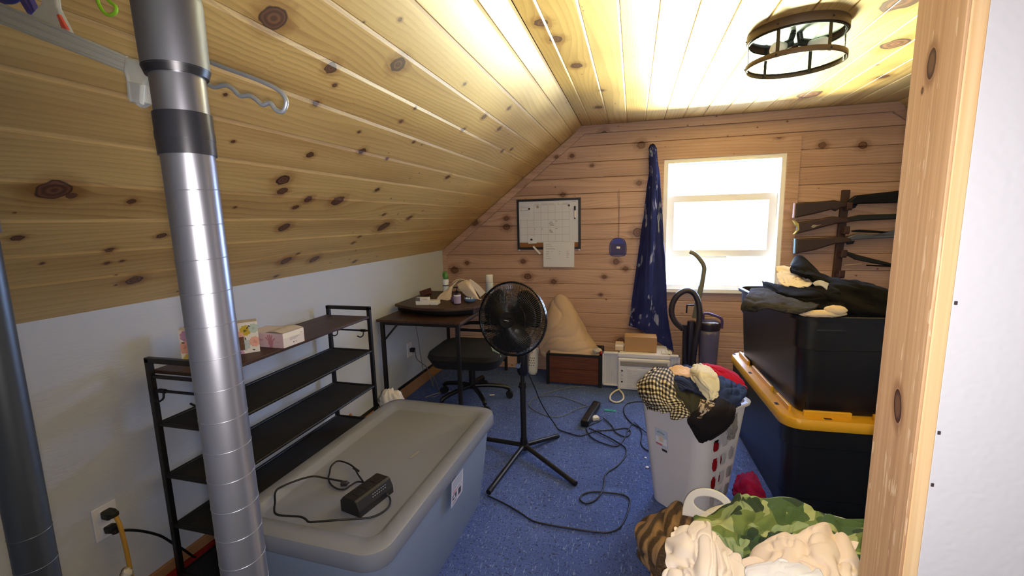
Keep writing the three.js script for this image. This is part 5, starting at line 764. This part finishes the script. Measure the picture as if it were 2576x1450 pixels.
// ================================================================ ceiling light
{
  const c = [.655, CEIL, -2.285], R1 = .185, t = thing('ceiling_light', 'round flush ceiling light with two wood-look rings on black straps, bulbs off', 'ceiling light', c);
  const bronze = M(0x4a3626, .5), blk = M(0x141414, .4), ring = (y, h, r) => [lathe([[r - .003, y - h / 2], [r + .003, y - h / 2], [r + .003, y + h / 2], [r - .003, y + h / 2], [r - .003, y - h / 2]], c, 96)];
  part(t, 'ceiling_pan', lathe([[0, -.012], [.168, -.012], [.176, -.004], [.176, 0], [0, 0]], c, 64), M(0x9fb0a6, .35, { metalness: .4 }));
  part(t, 'upper_ring', ring(-.018, .034, R1), bronze); part(t, 'lower_ring', ring(-.135, .02, R1), bronze);
  part(t, 'ring_liner', [...ring(-.038, .006, R1 - .006), ...ring(-.125, .004, R1 - .005)], blk);
  for (let k = 0; k < 6; k++) { const a = k * Math.PI / 3 + 1.15, x = c[0] + Math.cos(a) * (R1 - .007), z = c[2] + Math.sin(a) * (R1 - .007); const s = part(t, 'strap', bx(.014, .135, .003, [x, CEIL - .078, z], [0, -a + Math.PI / 2, 0], .001), blk); for (const y of [-.02, -.135]) part(s, 'screw', put(new THREE.SphereGeometry(.004, 10, 8), [c[0] + Math.cos(a) * (R1 + .004), CEIL + y, c[2] + Math.sin(a) * (R1 + .004)]), blk); }
  part(t, 'bracket_hole', put(new THREE.CylinderGeometry(.009, .009, .004, 16), [c[0] - .02, CEIL - .0135, c[2] + .03]), blk);
  for (const [dx, dz, a] of [[-.055, .0, .5], [.06, -.01, -.5]]) {
    const o = [c[0] + dx * .4, CEIL - .05, c[2] + dz], d = [dx * .9, -.028, .045], n = V(d).normalize();
    const s = part(t, 'lamp_socket', [rod([c[0] + dx * .2, CEIL - .012, c[2]], o, .012), rod(o, V(o).addScaledVector(n, .035).toArray(), .019, .017)], blk);
    const b0 = V(o).addScaledVector(n, .032), q = new THREE.Quaternion().setFromUnitVectors(new THREE.Vector3(0, 1, 0), n), g = new THREE.LatheGeometry([[0, 0], [.013, 0], [.014, .012], [.022, .03], [.029, .05], [.029, .062], [.02, .08], [0, .087]].map((p) => new THREE.Vector2(...p)), 28); g.applyQuaternion(q); g.translate(b0.x, b0.y, b0.z);
    part(s, 'bulb', g, M(0xd2d2d0, .4));
  }
}

// ================================================================ laundry hamper and the clothes heaped on it
{
  const at = [.283, 0, -2.165], turn = -.76, t = thing('laundry_hamper', 'tall white plastic laundry hamper heaped with clothes, a sticker on its front', 'hamper', at), H = .555, wp = M(0xd2d0d2, .42);
  const lv = []; for (let i = 0; i <= 64; i++) { const f = i / 64; lv.push([.004 + f * (H - .004), lerp(.285, .385, f), lerp(.255, .335, f), lerp(.075, .06, f)]); }
  const lip = [[H - .012, .392, .342, .06], [H - .010, .412, .362, .066], [H, .416, .366, .068], [H + .004, .405, .355, .064], [H + .002, .372, .322, .056]];
  const inn = []; for (let i = 64; i >= 1; i--) { const f = i / 64; inn.push([.004 + f * (H - .004) + .002, lerp(.277, .377, f), lerp(.247, .327, f), lerp(.072, .057, f)]); }
  const hole = (s, y) => { for (const [c0, sgn] of [[.292, 1], [.792, 1]]) for (let i = 0; i < 3; i++) for (let j = 0; j < 4; j++) { const a = (s - (c0 + .05 * i)) / .0185, b = (y - (.10 + .097 * j + .012 * i)) / .034; if (a * a * a * a + b * b < 1 && !(j === 3 && i === 2)) return true; } return false; };
  part(t, 'tub', rrLoft([...lv, ...lip, ...inn], { at, turn, n: 240, capBottom: true, skip: (s, y) => hole(s, y) }), wp);
  const face = (x, y, lift = .0015) => { const f = (y - .004) / (H - .004), z = lerp(.255, .335, f) / 2 + lift; return [at[0] + x * Math.cos(turn) + z * Math.sin(turn), y, at[2] - x * Math.sin(turn) + z * Math.cos(turn)]; };
  part(t, 'sticker', drape([[face(-.082, .405), face(-.008, .405)], [face(-.08, .318), face(-.008, .318)]], { nu: 1, nv: 1, amp: 0, thick: .0012 }), M(0xffffff, .4, { map: canvasTex(220, 280, (c, w, h) => { c.translate(0, h); c.scale(1, -1); c.fillStyle = '#b9c4d8'; c.fillRect(0, 0, w, h); c.fillStyle = '#dfe3ea'; c.fillRect(10, 130, w - 20, 110); c.fillStyle = '#5f7480'; c.font = 'bold 34px sans-serif'; c.fillText('Sterilite', 40, 70); c.strokeStyle = '#7b9a6a'; c.lineWidth = 8; c.beginPath(); c.arc(100, 96, 60, 3.5, 5.8); c.stroke(); c.fillStyle = '#d9c8b2'; c.fillRect(70, 110, 80, 90); c.fillStyle = '#cf5a50'; c.fillRect(14, 236, 110, 26); }) }));
  part(t, 'barcode', drape([[face(-.042, .311), face(-.012, .311)], [face(-.042, .299), face(-.012, .299)]], { nu: 1, nv: 1, amp: 0, thick: .001 }), M(0x4a4a50, .6));
  const g1 = 'clothes heaped on the laundry hamper', S = (label, rows, o, m, name = 'shirt', cat = 'clothing') => single(name, label, cat, drape(rows, o), m);
  single('folded_shirt', 'dark clothes packed inside the hamper under the heap', 'clothing', lump([.283, .45, -2.165], [.135, .125, .115], { rot: [0, turn, 0], amp: .1, f: 3, seed: 3, pow: .75 }), cloth(0x2c2c30));
  single('red_garment', 'red garment showing through the side holes of the hamper', 'clothing', lump([.283, .22, -2.165], [.125, .15, .11], { rot: [0, turn, 0], amp: .06, f: 3, seed: 8, pow: .6 }), cloth(0xa01822));
  const gingham = dataTex(256, 256, (u, v) => { const a = (u * 13) % 1 < .5, b = (v * 13) % 1 < .5; return a && b ? [26, 25, 26] : a || b ? [104, 96, 80] : [206, 196, 168]; });
  const plaid = cloth(0xffffff, { map: gingham });
  S('black and cream checked shirt spilling over the left side of the hamper', [
    [[0.078, 0.625, -2.22], [0.131, 0.652, -2.26], [0.18, 0.65, -2.24], [0.207, 0.629, -2.16]], [[0.039, 0.618, -2.12], [0.091, 0.667, -2.08], [0.149, 0.663, -2.05], [0.204, 0.616, -2.04]],
    [[0.033, 0.61, -2.02], [0.083, 0.646, -1.94], [0.136, 0.636, -1.93], [0.203, 0.61, -1.95]], [[0.049, 0.58, -1.98], [0.097, 0.609, -1.9], [0.153, 0.613, -1.89], [0.222, 0.607, -1.91]], [[0.073, 0.546, -1.97], [0.115, 0.569, -1.91], [0.166, 0.577, -1.885], [0.214, 0.594, -1.89]]], { nu: 60, nv: 60, amp: .016, f: [4, 4], seed: 2, uv: 1 }, plaid);
  S('small checked sleeve of the shirt hanging over the front rim of the hamper', [[[0.17, 0.593, -1.89], [0.203, 0.612, -1.885], [0.231, 0.603, -1.88]], [[0.162, 0.581, -1.875], [0.201, 0.592, -1.86], [0.239, 0.581, -1.86]], [[0.166, 0.557, -1.868], [0.183, 0.56, -1.856], [0.223, 0.575, -1.856]]], { nu: 30, nv: 24, amp: .006, f: [3, 3], seed: 5, uv: .45 }, plaid, 'shirt_sleeve');
  const denim = cloth(0xffffff, { map: weave([26, 32, 58], [52, 62, 98]) });
  S('navy blue jeans folded across the back of the hamper heap', [[[0.128, 0.617, -2.3], [0.221, 0.643, -2.33], [0.318, 0.637, -2.34]], [[0.171, 0.63, -2.2], [0.25, 0.644, -2.2], [0.345, 0.625, -2.2]], [[0.188, 0.636, -2.1], [0.259, 0.656, -2.06], [0.343, 0.612, -2.08]], [[0.213, 0.633, -2], [0.271, 0.641, -1.99], [0.342, 0.594, -2]]], { nu: 44, nv: 44, amp: .016, f: [4, 3], seed: 21 }, denim, 'jeans');
  S('charcoal grey shirt in the middle of the hamper heap', [[[0.19, 0.644, -2.08], [0.257, 0.636, -2.05], [0.331, 0.607, -2.02]], [[0.188, 0.615, -1.97], [0.25, 0.618, -1.94], [0.324, 0.603, -1.95]], [[0.199, 0.591, -1.9], [0.25, 0.591, -1.88], [0.31, 0.592, -1.89]], [[0.23, 0.566, -1.885], [0.254, 0.561, -1.87], [0.29, 0.558, -1.87]]], { nu: 40, nv: 40, amp: .01, f: [3, 3], seed: 31 }, cloth(0x34342f));
  S('crumpled pale cream cloth on top of the hamper heap', [[[0.279, 0.656, -2.24], [0.319, 0.682, -2.25], [0.37, 0.66, -2.26]], [[0.266, 0.662, -2.12], [0.307, 0.705, -2.06], [0.374, 0.675, -2.12]], [[0.286, 0.651, -2.06], [0.318, 0.679, -2], [0.373, 0.659, -2.06]], [[0.304, 0.631, -2.02], [0.329, 0.645, -1.97], [0.365, 0.639, -2.02]], [[0.322, 0.613, -1.98], [0.335, 0.617, -1.96], [0.36, 0.622, -1.99]]], { nu: 40, nv: 50, amp: .014, f: [4, 4], seed: 41 }, cloth(0xd6d0b8), 'cream_cloth');
  S('peach coloured cloth peeking out behind the navy jeans', [[[0.182, 0.644, -2.27], [0.234, 0.66, -2.27], [0.287, 0.647, -2.27]], [[0.183, 0.64, -2.22], [0.231, 0.658, -2.19], [0.275, 0.646, -2.2]], [[0.201, 0.644, -2.18], [0.241, 0.653, -2.15], [0.276, 0.648, -2.15]]], { nu: 24, nv: 20, amp: .008, f: [3, 3], seed: 43 }, cloth(0xd8b89c), 'peach_cloth');
  S('red shirt at the back right of the hamper heap', [[[0.292, 0.625, -2.36], [0.37, 0.642, -2.38], [0.446, 0.637, -2.38], [0.504, 0.614, -2.36]], [[0.38, 0.637, -2.28], [0.435, 0.652, -2.27], [0.487, 0.631, -2.26], [0.515, 0.609, -2.24]], [[0.398, 0.619, -2.2], [0.446, 0.626, -2.18], [0.49, 0.614, -2.17], [0.516, 0.596, -2.17]]], { nu: 44, nv: 36, amp: .012, f: [4, 2], seed: 51 }, cloth(0xb01430));
  S('dark blue jeans hanging over the right rim of the hamper', [[[0.381, 0.645, -2.2], [0.431, 0.641, -2.2], [0.475, 0.62, -2.18], [0.507, 0.603, -2.17]], [[0.377, 0.643, -2.08], [0.415, 0.648, -2.05], [0.457, 0.629, -2.06], [0.499, 0.615, -2.09]], [[0.358, 0.621, -1.99], [0.393, 0.628, -1.96], [0.435, 0.607, -1.98], [0.47, 0.604, -2.03]], [[0.368, 0.6, -1.95], [0.397, 0.606, -1.94], [0.431, 0.59, -1.97], [0.46, 0.582, -2.02]]], { nu: 40, nv: 44, amp: .014, f: [4, 3], seed: 61 }, cloth(0xffffff, { map: weave([22, 26, 46], [58, 80, 132]) }), 'jeans');
  S('black trousers hanging over the front rim of the hamper to a point', [[[0.336, 0.618, -1.95], [0.372, 0.638, -1.93], [0.428, 0.601, -1.96]], [[0.283, 0.608, -1.88], [0.339, 0.627, -1.84], [0.418, 0.601, -1.91]], [[0.232, 0.568, -1.865], [0.316, 0.586, -1.83], [0.406, 0.56, -1.89]], [[0.252, 0.516, -1.865], [0.317, 0.53, -1.84], [0.38, 0.534, -1.88]], [[0.275, 0.474, -1.872], [0.293, 0.467, -1.87], [0.32, 0.485, -1.872]]], { nu: 44, nv: 50, amp: .010, f: [3, 3], seed: 71 }, cloth(0x1d1a1c), 'trousers');
  S('mottled grey sock lying on the black trousers', [[[0.289, 0.626, -1.93], [0.317, 0.63, -1.9], [0.337, 0.63, -1.88]], [[0.277, 0.611, -1.88], [0.3, 0.623, -1.85], [0.326, 0.618, -1.85]], [[0.258, 0.575, -1.862], [0.276, 0.582, -1.845], [0.294, 0.597, -1.845]]], { nu: 24, nv: 30, amp: .006, f: [3, 3], seed: 81, thick: .014 }, cloth(0xffffff, { map: dataTex(128, 128, (u, v) => mix3([62, 54, 48], [176, 162, 146], smooth(.42, .6, fbm(u * 9, v * 9, 4, 3)))) }), 'sock', 'sock');
  S('thin grey lace cloth dangling from the right side of the hamper', [[[0.407, 0.557, -1.95], [0.426, 0.557, -1.97], [0.449, 0.548, -2.02]], [[0.407, 0.512, -1.955], [0.427, 0.506, -1.98], [0.452, 0.496, -2.03]], [[0.407, 0.471, -1.965], [0.427, 0.461, -1.99], [0.451, 0.455, -2.03]], [[0.409, 0.438, -1.98], [0.425, 0.43, -2], [0.444, 0.424, -2.03]]], { nu: 20, nv: 30, amp: .010, f: [4, 4], seed: 91, thick: .003 }, cloth(0x8f8c8a, { transmission: .25 }), 'lace_cloth');
}

// ================================================================ two stacked totes
{
  const bk = M(0x111318, .36), a1 = [.945, 0, -2.63], t1 = thing('tote', 'lower black tote with the yellow lid, on the carpet behind the post', 'tote', a1), q1 = .035, yel = M(0xd9a01c, .42);
  part(t1, 'tub', rrLoft([[.003, .50, .90, .05], [.0, .515, .92, .06], [.02, .525, .935, .06], [.10, .532, .945, .06], [.105, .545, .955, .06], [.36, .56, .975, .06], [.365, .575, .99, .065], [.44, .58, .995, .065], [.455, .58, .995, .065]], { at: a1, turn: q1, n: 128, capBottom: true }), bk);
  const lid = part(t1, 'lid', rrLoft([[.452, .598, 1.018, .085], [.455, .602, 1.022, .087], [.494, .600, 1.020, .086], [.499, .592, 1.012, .083], [.499, .50, .92, .06], [.490, .494, .914, .058]], { at: a1, turn: q1, n: 160, capTop: true }), yel);
  const loc = (x, z) => [a1[0] + x * Math.cos(q1) + z * Math.sin(q1), a1[2] - x * Math.sin(q1) + z * Math.cos(q1)];
  for (const [x0, x1, z0, z1] of [[-.258, -.243, -.44, -.24], [-.258, -.243, -.16, .18], [-.258, -.243, .26, .42], [-.21, -.02, .452, .467], [.06, .25, .452, .467]]) { const c = loc((x0 + x1) / 2, (z0 + z1) / 2); part(lid, 'ridge', bx(x1 - x0, .03, z1 - z0, [c[0], .51, c[1]], [0, q1, 0], .005), yel); }
  for (const z of [-.46, -.10, .34]) { const c = loc(-.280, z); part(lid, 'slot', bx(.016, .003, .03, [c[0], .4985, c[1]], [0, q1, 0], .001), M(0x0c0c0c, .8)); }
  for (const x of [-.12, .16]) { const c = loc(x, .482); part(lid, 'slot', bx(.03, .003, .014, [c[0], .4985, c[1]], [0, q1, 0], .001), M(0x0c0c0c, .8)); }
  const a2 = [.950, .493, -2.645], q2 = .075, t2 = thing('tote', 'upper open black tote stacked on the yellow lid and overflowing with clothes', 'tote', a2);
  part(t2, 'tub', rrLoft([[.003, .44, .82, .05], [0, .46, .845, .06], [.02, .468, .855, .06], [.30, .50, .875, .06], [.305, .515, .885, .065], [.435, .525, .895, .065], [.438, .565, .925, .085], [.455, .568, .928, .086], [.459, .56, .92, .082], [.457, .53, .89, .07], [.44, .515, .875, .065], [.02, .45, .83, .06], [.012, .43, .80, .05]], { at: a2, turn: q2, n: 128, capBottom: true, capTop: true }), bk);
  const l2 = (x, z) => [a2[0] + x * Math.cos(q2) + z * Math.sin(q2), a2[2] - x * Math.sin(q2) + z * Math.cos(q2)];
  { const c = l2(-.14, .436); part(t2, 'handle_recess', bx(.10, .09, .012, [c[0], .835, c[1]], [0, q2, 0], .005), M(0x07080a, .5)); part(t2, 'grip', bx(.12, .016, .022, [c[0], .885, c[1]], [0, q2, 0], .006), bk); }
  for (const x of [-.2, 0, .2]) { const c = l2(x, .412); part(t2, 'rib', bx(.012, .27, .008, [c[0], .64, c[1]], [-.09, q2, 0], .003), bk); }
  const bkc = (h) => cloth(h), S = (name, label, rows, o, m, cat = 'clothing') => single(name, label, cat, drape(rows, o), m);
  single('dark_clothes', 'big heap of black clothes filling the upper tote on the right', 'clothing', lump([1.0, .93, -2.60], [.25, .12, .33], { amp: .13, f: 3, seed: 12, pow: .9 }), bkc(0x08080a));
  S('black_trousers', 'black trousers standing up in a fold at the top of the upper tote', [[[0.883, 1.102, -2.85], [0.912, 1.151, -2.85], [0.977, 1.074, -2.75], [1.035, 1.036, -2.65], [1.129, 1.014, -2.5]], [[0.836, 1.102, -2.72], [0.866, 1.111, -2.66], [0.918, 1.069, -2.58], [0.979, 1.025, -2.5], [1.103, 0.993, -2.4]], [[0.817, 1.092, -2.68], [0.839, 1.087, -2.56], [0.882, 1.067, -2.5], [0.933, 1.01, -2.42], [1.054, 0.97, -2.32]]], { nu: 50, nv: 34, amp: .012, f: [4, 2], seed: 15, thick: .02 }, bkc(0x0a0a0c));
  S('white_cloth', 'stained white cloth tucked under the standing black trousers', [[[0.797, 1.092, -2.85], [0.862, 1.1, -2.82], [0.876, 1.072, -2.72]], [[0.764, 1.052, -2.7], [0.819, 1.067, -2.62], [0.887, 1.061, -2.55]], [[0.749, 1.031, -2.6], [0.785, 1.021, -2.52], [0.837, 1.035, -2.5]]], { nu: 34, nv: 30, amp: .012, f: [3, 3], seed: 17 }, cloth(0xffffff, { map: dataTex(256, 256, (u, v) => mix3([216, 206, 194], [150, 126, 112], smooth(.62, .74, fbm(u * 6, v * 6, 3, 3)))) }));
  S('black_shirt', 'black shirt rolled along the middle of the upper tote heap', [[[0.704, 1.017, -2.75], [0.754, 1.032, -2.62], [0.815, 1.035, -2.5], [0.944, 1.045, -2.5]], [[0.675, 1.009, -2.6], [0.729, 1.007, -2.46], [0.807, 1.01, -2.38], [0.936, 1.03, -2.38]], [[0.693, 0.992, -2.5], [0.747, 0.982, -2.4], [0.826, 0.98, -2.32], [0.921, 0.99, -2.3]], [[0.707, 0.98, -2.45], [0.764, 0.965, -2.35], [0.83, 0.962, -2.26], [0.915, 0.964, -2.24]]], { nu: 44, nv: 34, amp: .018, f: [4, 3], seed: 19, thick: .012 }, bkc(0x09090a));
  S('grey_jeans', 'faded dark grey jeans hanging over the near left corner of the upper tote', [[[0.634, 0.988, -2.7], [0.681, 1.004, -2.6], [0.714, 0.997, -2.45], [0.766, 0.982, -2.36], [0.83, 0.984, -2.3]], [[0.566, 0.997, -2.45], [0.603, 1.005, -2.34], [0.649, 1, -2.27], [0.706, 0.985, -2.22], [0.774, 0.984, -2.2]], [[0.525, 0.98, -2.34], [0.558, 0.99, -2.24], [0.612, 0.988, -2.19], [0.673, 0.974, -2.18], [0.734, 0.974, -2.17]], [[0.511, 0.942, -2.31], [0.542, 0.956, -2.23], [0.584, 0.979, -2.18], [0.653, 0.965, -2.17], [0.71, 0.963, -2.17]]], { nu: 56, nv: 40, amp: .012, f: [5, 3], seed: 23, thick: .008 }, cloth(0xffffff, { map: weave([34, 33, 33], [72, 70, 68]) }));
  S('white_waistband', 'white elastic waistband curling out of the black shirt', [[[0.831, 1.069, -2.4], [0.854, 1.084, -2.38], [0.886, 1.07, -2.37]], [[0.83, 1.063, -2.39], [0.852, 1.074, -2.37], [0.878, 1.057, -2.36]], [[0.833, 1.057, -2.38], [0.852, 1.06, -2.36], [0.873, 1.043, -2.35]]], { nu: 16, nv: 8, amp: .002, thick: .004 }, cloth(0xb9b6ae));
  { const a = [0.717, 0.954, -2.19], b = [0.892, 0.972, -2.19]; single('beige_sock', 'long beige sock lying along the near rim of the upper tote', 'sock', [lump([(a[0] + b[0]) / 2, a[1] + .008, a[2]], [(b[0] - a[0]) / 2, .016, .028], { amp: .12, n: 40, seed: 5, rot: [0, 0, .03] }), lump([b[0] - .04, b[1] + .006, b[2]], [.042, .022, .03], { amp: .1, n: 28, seed: 6 })], cloth(0xcbb696)); }
  S('magenta_cloth', 'magenta cloth lying on the carpet against the lower tote', [[[0.508, 0.152, -2.2], [0.554, 0.165, -2.22], [0.593, 0.152, -2.22]], [[0.48, 0.131, -2.14], [0.528, 0.184, -2.08], [0.593, 0.144, -2.12]], [[0.48, 0.096, -2.1], [0.53, 0.137, -2.02], [0.609, 0.081, -2.08]], [[0.484, 0.108, -2], [0.53, 0.115, -1.96], [0.596, 0.088, -2]]], { nu: 34, nv: 34, amp: .02, f: [3, 3], seed: 27, thick: .01 }, cloth(0x8a1238));
}

// ================================================================ laundry basket in the lower right corner with bedding
{
  const at = [.545, 0, -1.40], t = thing('laundry_basket', 'low white plastic laundry basket holding the bedding, its arched handle showing', 'basket', at), wp = M(0xdcdad6, .42);
  part(t, 'tub', rrLoft([[.002, .44, .34, .14], [0, .46, .36, .15], [.03, .48, .38, .16], [.32, .62, .50, .21], [.325, .655, .535, .225], [.345, .66, .54, .226], [.348, .64, .52, .22], [.34, .61, .49, .21], [.03, .47, .37, .155]], { at, n: 128, capBottom: true }), wp);
  const e = [0.28, 0.361, -1.585], s = new THREE.Shape(); s.moveTo(-.095, -.04); s.quadraticCurveTo(-.09, .062, 0, .066); s.quadraticCurveTo(.09, .062, .095, -.04); s.closePath(); const hp = new THREE.Path(); hp.absellipse(0, .012, .052, .026, 0, Math.PI * 2); s.holes.push(hp);
  part(t, 'handle', put(extr(s, .014, .004, { curveSegments: 24 }).translate(0, 0, -.007), e, [-.42, -.42, .18], 'YXZ'), wp);
  single('bedding_core', 'bundled pale bedding underneath the blankets in the basket', 'bedding', lump([.56, .27, -1.38], [.25, .12, .19], { amp: .1, f: 3, seed: 2, pow: .8 }), cloth(0xd9cdbf));
  const camo = dataTex(1024, 1024, (u, v) => { const a = fbm(u * 6, v * 3.6, 3, 2), b = fbm(u * 7 + 4, v * 3.4, 12, 2), c = fbm(u * 8, v * 4.4 + 7, 21, 2), f = 8 * (noise(u * 300, v * 300, 4) - .5); let k = [112, 130, 74]; if (a > .54) k = [168, 178, 122]; if (b > .60) k = [76, 100, 62]; if (c > .66) k = [54, 70, 52]; if (a < .34) k = [146, 166, 122]; return k.map((q) => q + f); });
  const S = (name, label, rows, o, m) => single(name, label, 'bedding', drape(rows, o), m);
  S('camouflage_blanket', 'fuzzy green camouflage blanket crumpled along the back of the basket', [
    [[0.236, 0.358, -1.52], [0.299, 0.361, -1.56], [0.375, 0.442, -1.58], [0.435, 0.403, -1.58], [0.541, 0.4, -1.6], [0.65, 0.379, -1.6], [0.778, 0.393, -1.58]],
    [[0.216, 0.369, -1.46], [0.288, 0.401, -1.46], [0.357, 0.455, -1.46], [0.435, 0.425, -1.48], [0.521, 0.423, -1.5], [0.618, 0.408, -1.5], [0.742, 0.403, -1.5]],
    [[0.248, 0.399, -1.38], [0.297, 0.42, -1.36], [0.35, 0.439, -1.36], [0.42, 0.436, -1.38], [0.501, 0.432, -1.4], [0.594, 0.407, -1.42], [0.706, 0.412, -1.42]],
    [[0.28, 0.416, -1.3], [0.304, 0.418, -1.29], [0.34, 0.42, -1.29], [0.392, 0.424, -1.31], [0.483, 0.417, -1.34], [0.572, 0.405, -1.36], [0.68, 0.414, -1.36]]], { nu: 110, nv: 70, amp: .036, f: [6, 3], seed: 14, thick: .012, sharp: .8 }, cloth(0xffffff, { map: camo, sheen: .3, sheenRoughness: .8, sheenColor: new THREE.Color(.4, .45, .3) }));
  const linen = cloth(0xf3e9de), white = cloth(0xf0f2f6);
  S('cream_sheet', 'cream bed sheet bunched up at the left front of the basket', [
    [[0.158, 0.416, -1.34], [0.197, 0.441, -1.36], [0.24, 0.451, -1.36], [0.258, 0.438, -1.33]], [[0.124, 0.452, -1.25], [0.169, 0.503, -1.22], [0.225, 0.506, -1.22], [0.276, 0.45, -1.25]],
    [[0.111, 0.473, -1.17], [0.163, 0.528, -1.12], [0.218, 0.532, -1.12], [0.282, 0.487, -1.17]], [[0.103, 0.484, -1.09], [0.15, 0.538, -1.03], [0.203, 0.545, -1.03], [0.277, 0.513, -1.08]], [[0.099, 0.443, -1.04], [0.145, 0.5, -0.98], [0.196, 0.511, -0.98], [0.274, 0.482, -1.03]]], { nu: 80, nv: 80, amp: .03, f: [4, 3], seed: 33, thick: .006, sharp: 1.6 }, linen);
  S('beige_sheet', 'beige bed sheet rising to a hump at the right front of the basket', [
    [[0.358, 0.421, -1.29], [0.414, 0.479, -1.31], [0.509, 0.506, -1.33], [0.575, 0.51, -1.33], [0.607, 0.49, -1.31]], [[0.308, 0.454, -1.21], [0.379, 0.518, -1.19], [0.459, 0.545, -1.19], [0.53, 0.539, -1.2], [0.574, 0.504, -1.22]],
    [[0.285, 0.485, -1.14], [0.349, 0.541, -1.1], [0.424, 0.556, -1.1], [0.49, 0.553, -1.11], [0.538, 0.515, -1.14]], [[0.265, 0.484, -1.06], [0.327, 0.535, -1.02], [0.398, 0.551, -1.02], [0.46, 0.545, -1.03], [0.506, 0.517, -1.06]]], { nu: 90, nv: 70, amp: .028, f: [4, 3], seed: 37, thick: .006, sharp: 1.6 }, cloth(0xecdccb));
  S('white_pillowcase', 'white pillowcase in front of the beige sheet at the bottom edge of the photo', [[[0.281, 0.553, -1.07], [0.336, 0.562, -1.09], [0.387, 0.57, -1.09], [0.425, 0.586, -1.06]], [[0.258, 0.589, -1], [0.307, 0.615, -0.99], [0.356, 0.622, -0.99], [0.41, 0.615, -1]], [[0.244, 0.581, -0.95], [0.294, 0.601, -0.94], [0.342, 0.612, -0.94], [0.393, 0.604, -0.95]]], { nu: 50, nv: 40, amp: .014, f: [3, 2], seed: 39, thick: .006, sharp: .4 }, white);
  S('fur_blanket', 'brown striped fuzzy blanket lying on the carpet left of the basket', [
    [[0.109, 0.126, -1.8], [0.178, 0.176, -1.84], [0.266, 0.186, -1.82]], [[0.055, 0.168, -1.68], [0.136, 0.245, -1.66], [0.237, 0.263, -1.64]], [[0.035, 0.189, -1.58], [0.098, 0.284, -1.5], [0.201, 0.327, -1.46]],
    [[0.041, 0.18, -1.53], [0.092, 0.278, -1.42], [0.166, 0.332, -1.36]], [[0.07, 0.178, -1.47], [0.103, 0.248, -1.38], [0.151, 0.304, -1.32]], [[0.095, 0.153, -1.42], [0.121, 0.205, -1.36], [0.151, 0.266, -1.3]]], { nu: 60, nv: 80, amp: .03, f: [4, 3], seed: 47, thick: .03, sharp: .5 }, cloth(0xffffff, { map: dataTex(512, 512, (u, v) => { const s = .5 + .5 * Math.sin((u * 1.0 + v * .35 + .12 * fbm(u * 5, v * 5, 4, 3)) * 30), n = noise(u * 200, v * 200, 3); return mix3(mix3([58, 44, 32], [140, 112, 80], smooth(.25, .8, s)), [176, 150, 118], .3 * n); }), sheen: .3, sheenRoughness: .8, sheenColor: new THREE.Color(.4, .35, .3) }));
}

scene.traverse((o) => { if (o.isMesh) o.castShadow = o.receiveShadow = true; });
renderer.render(scene, camera);
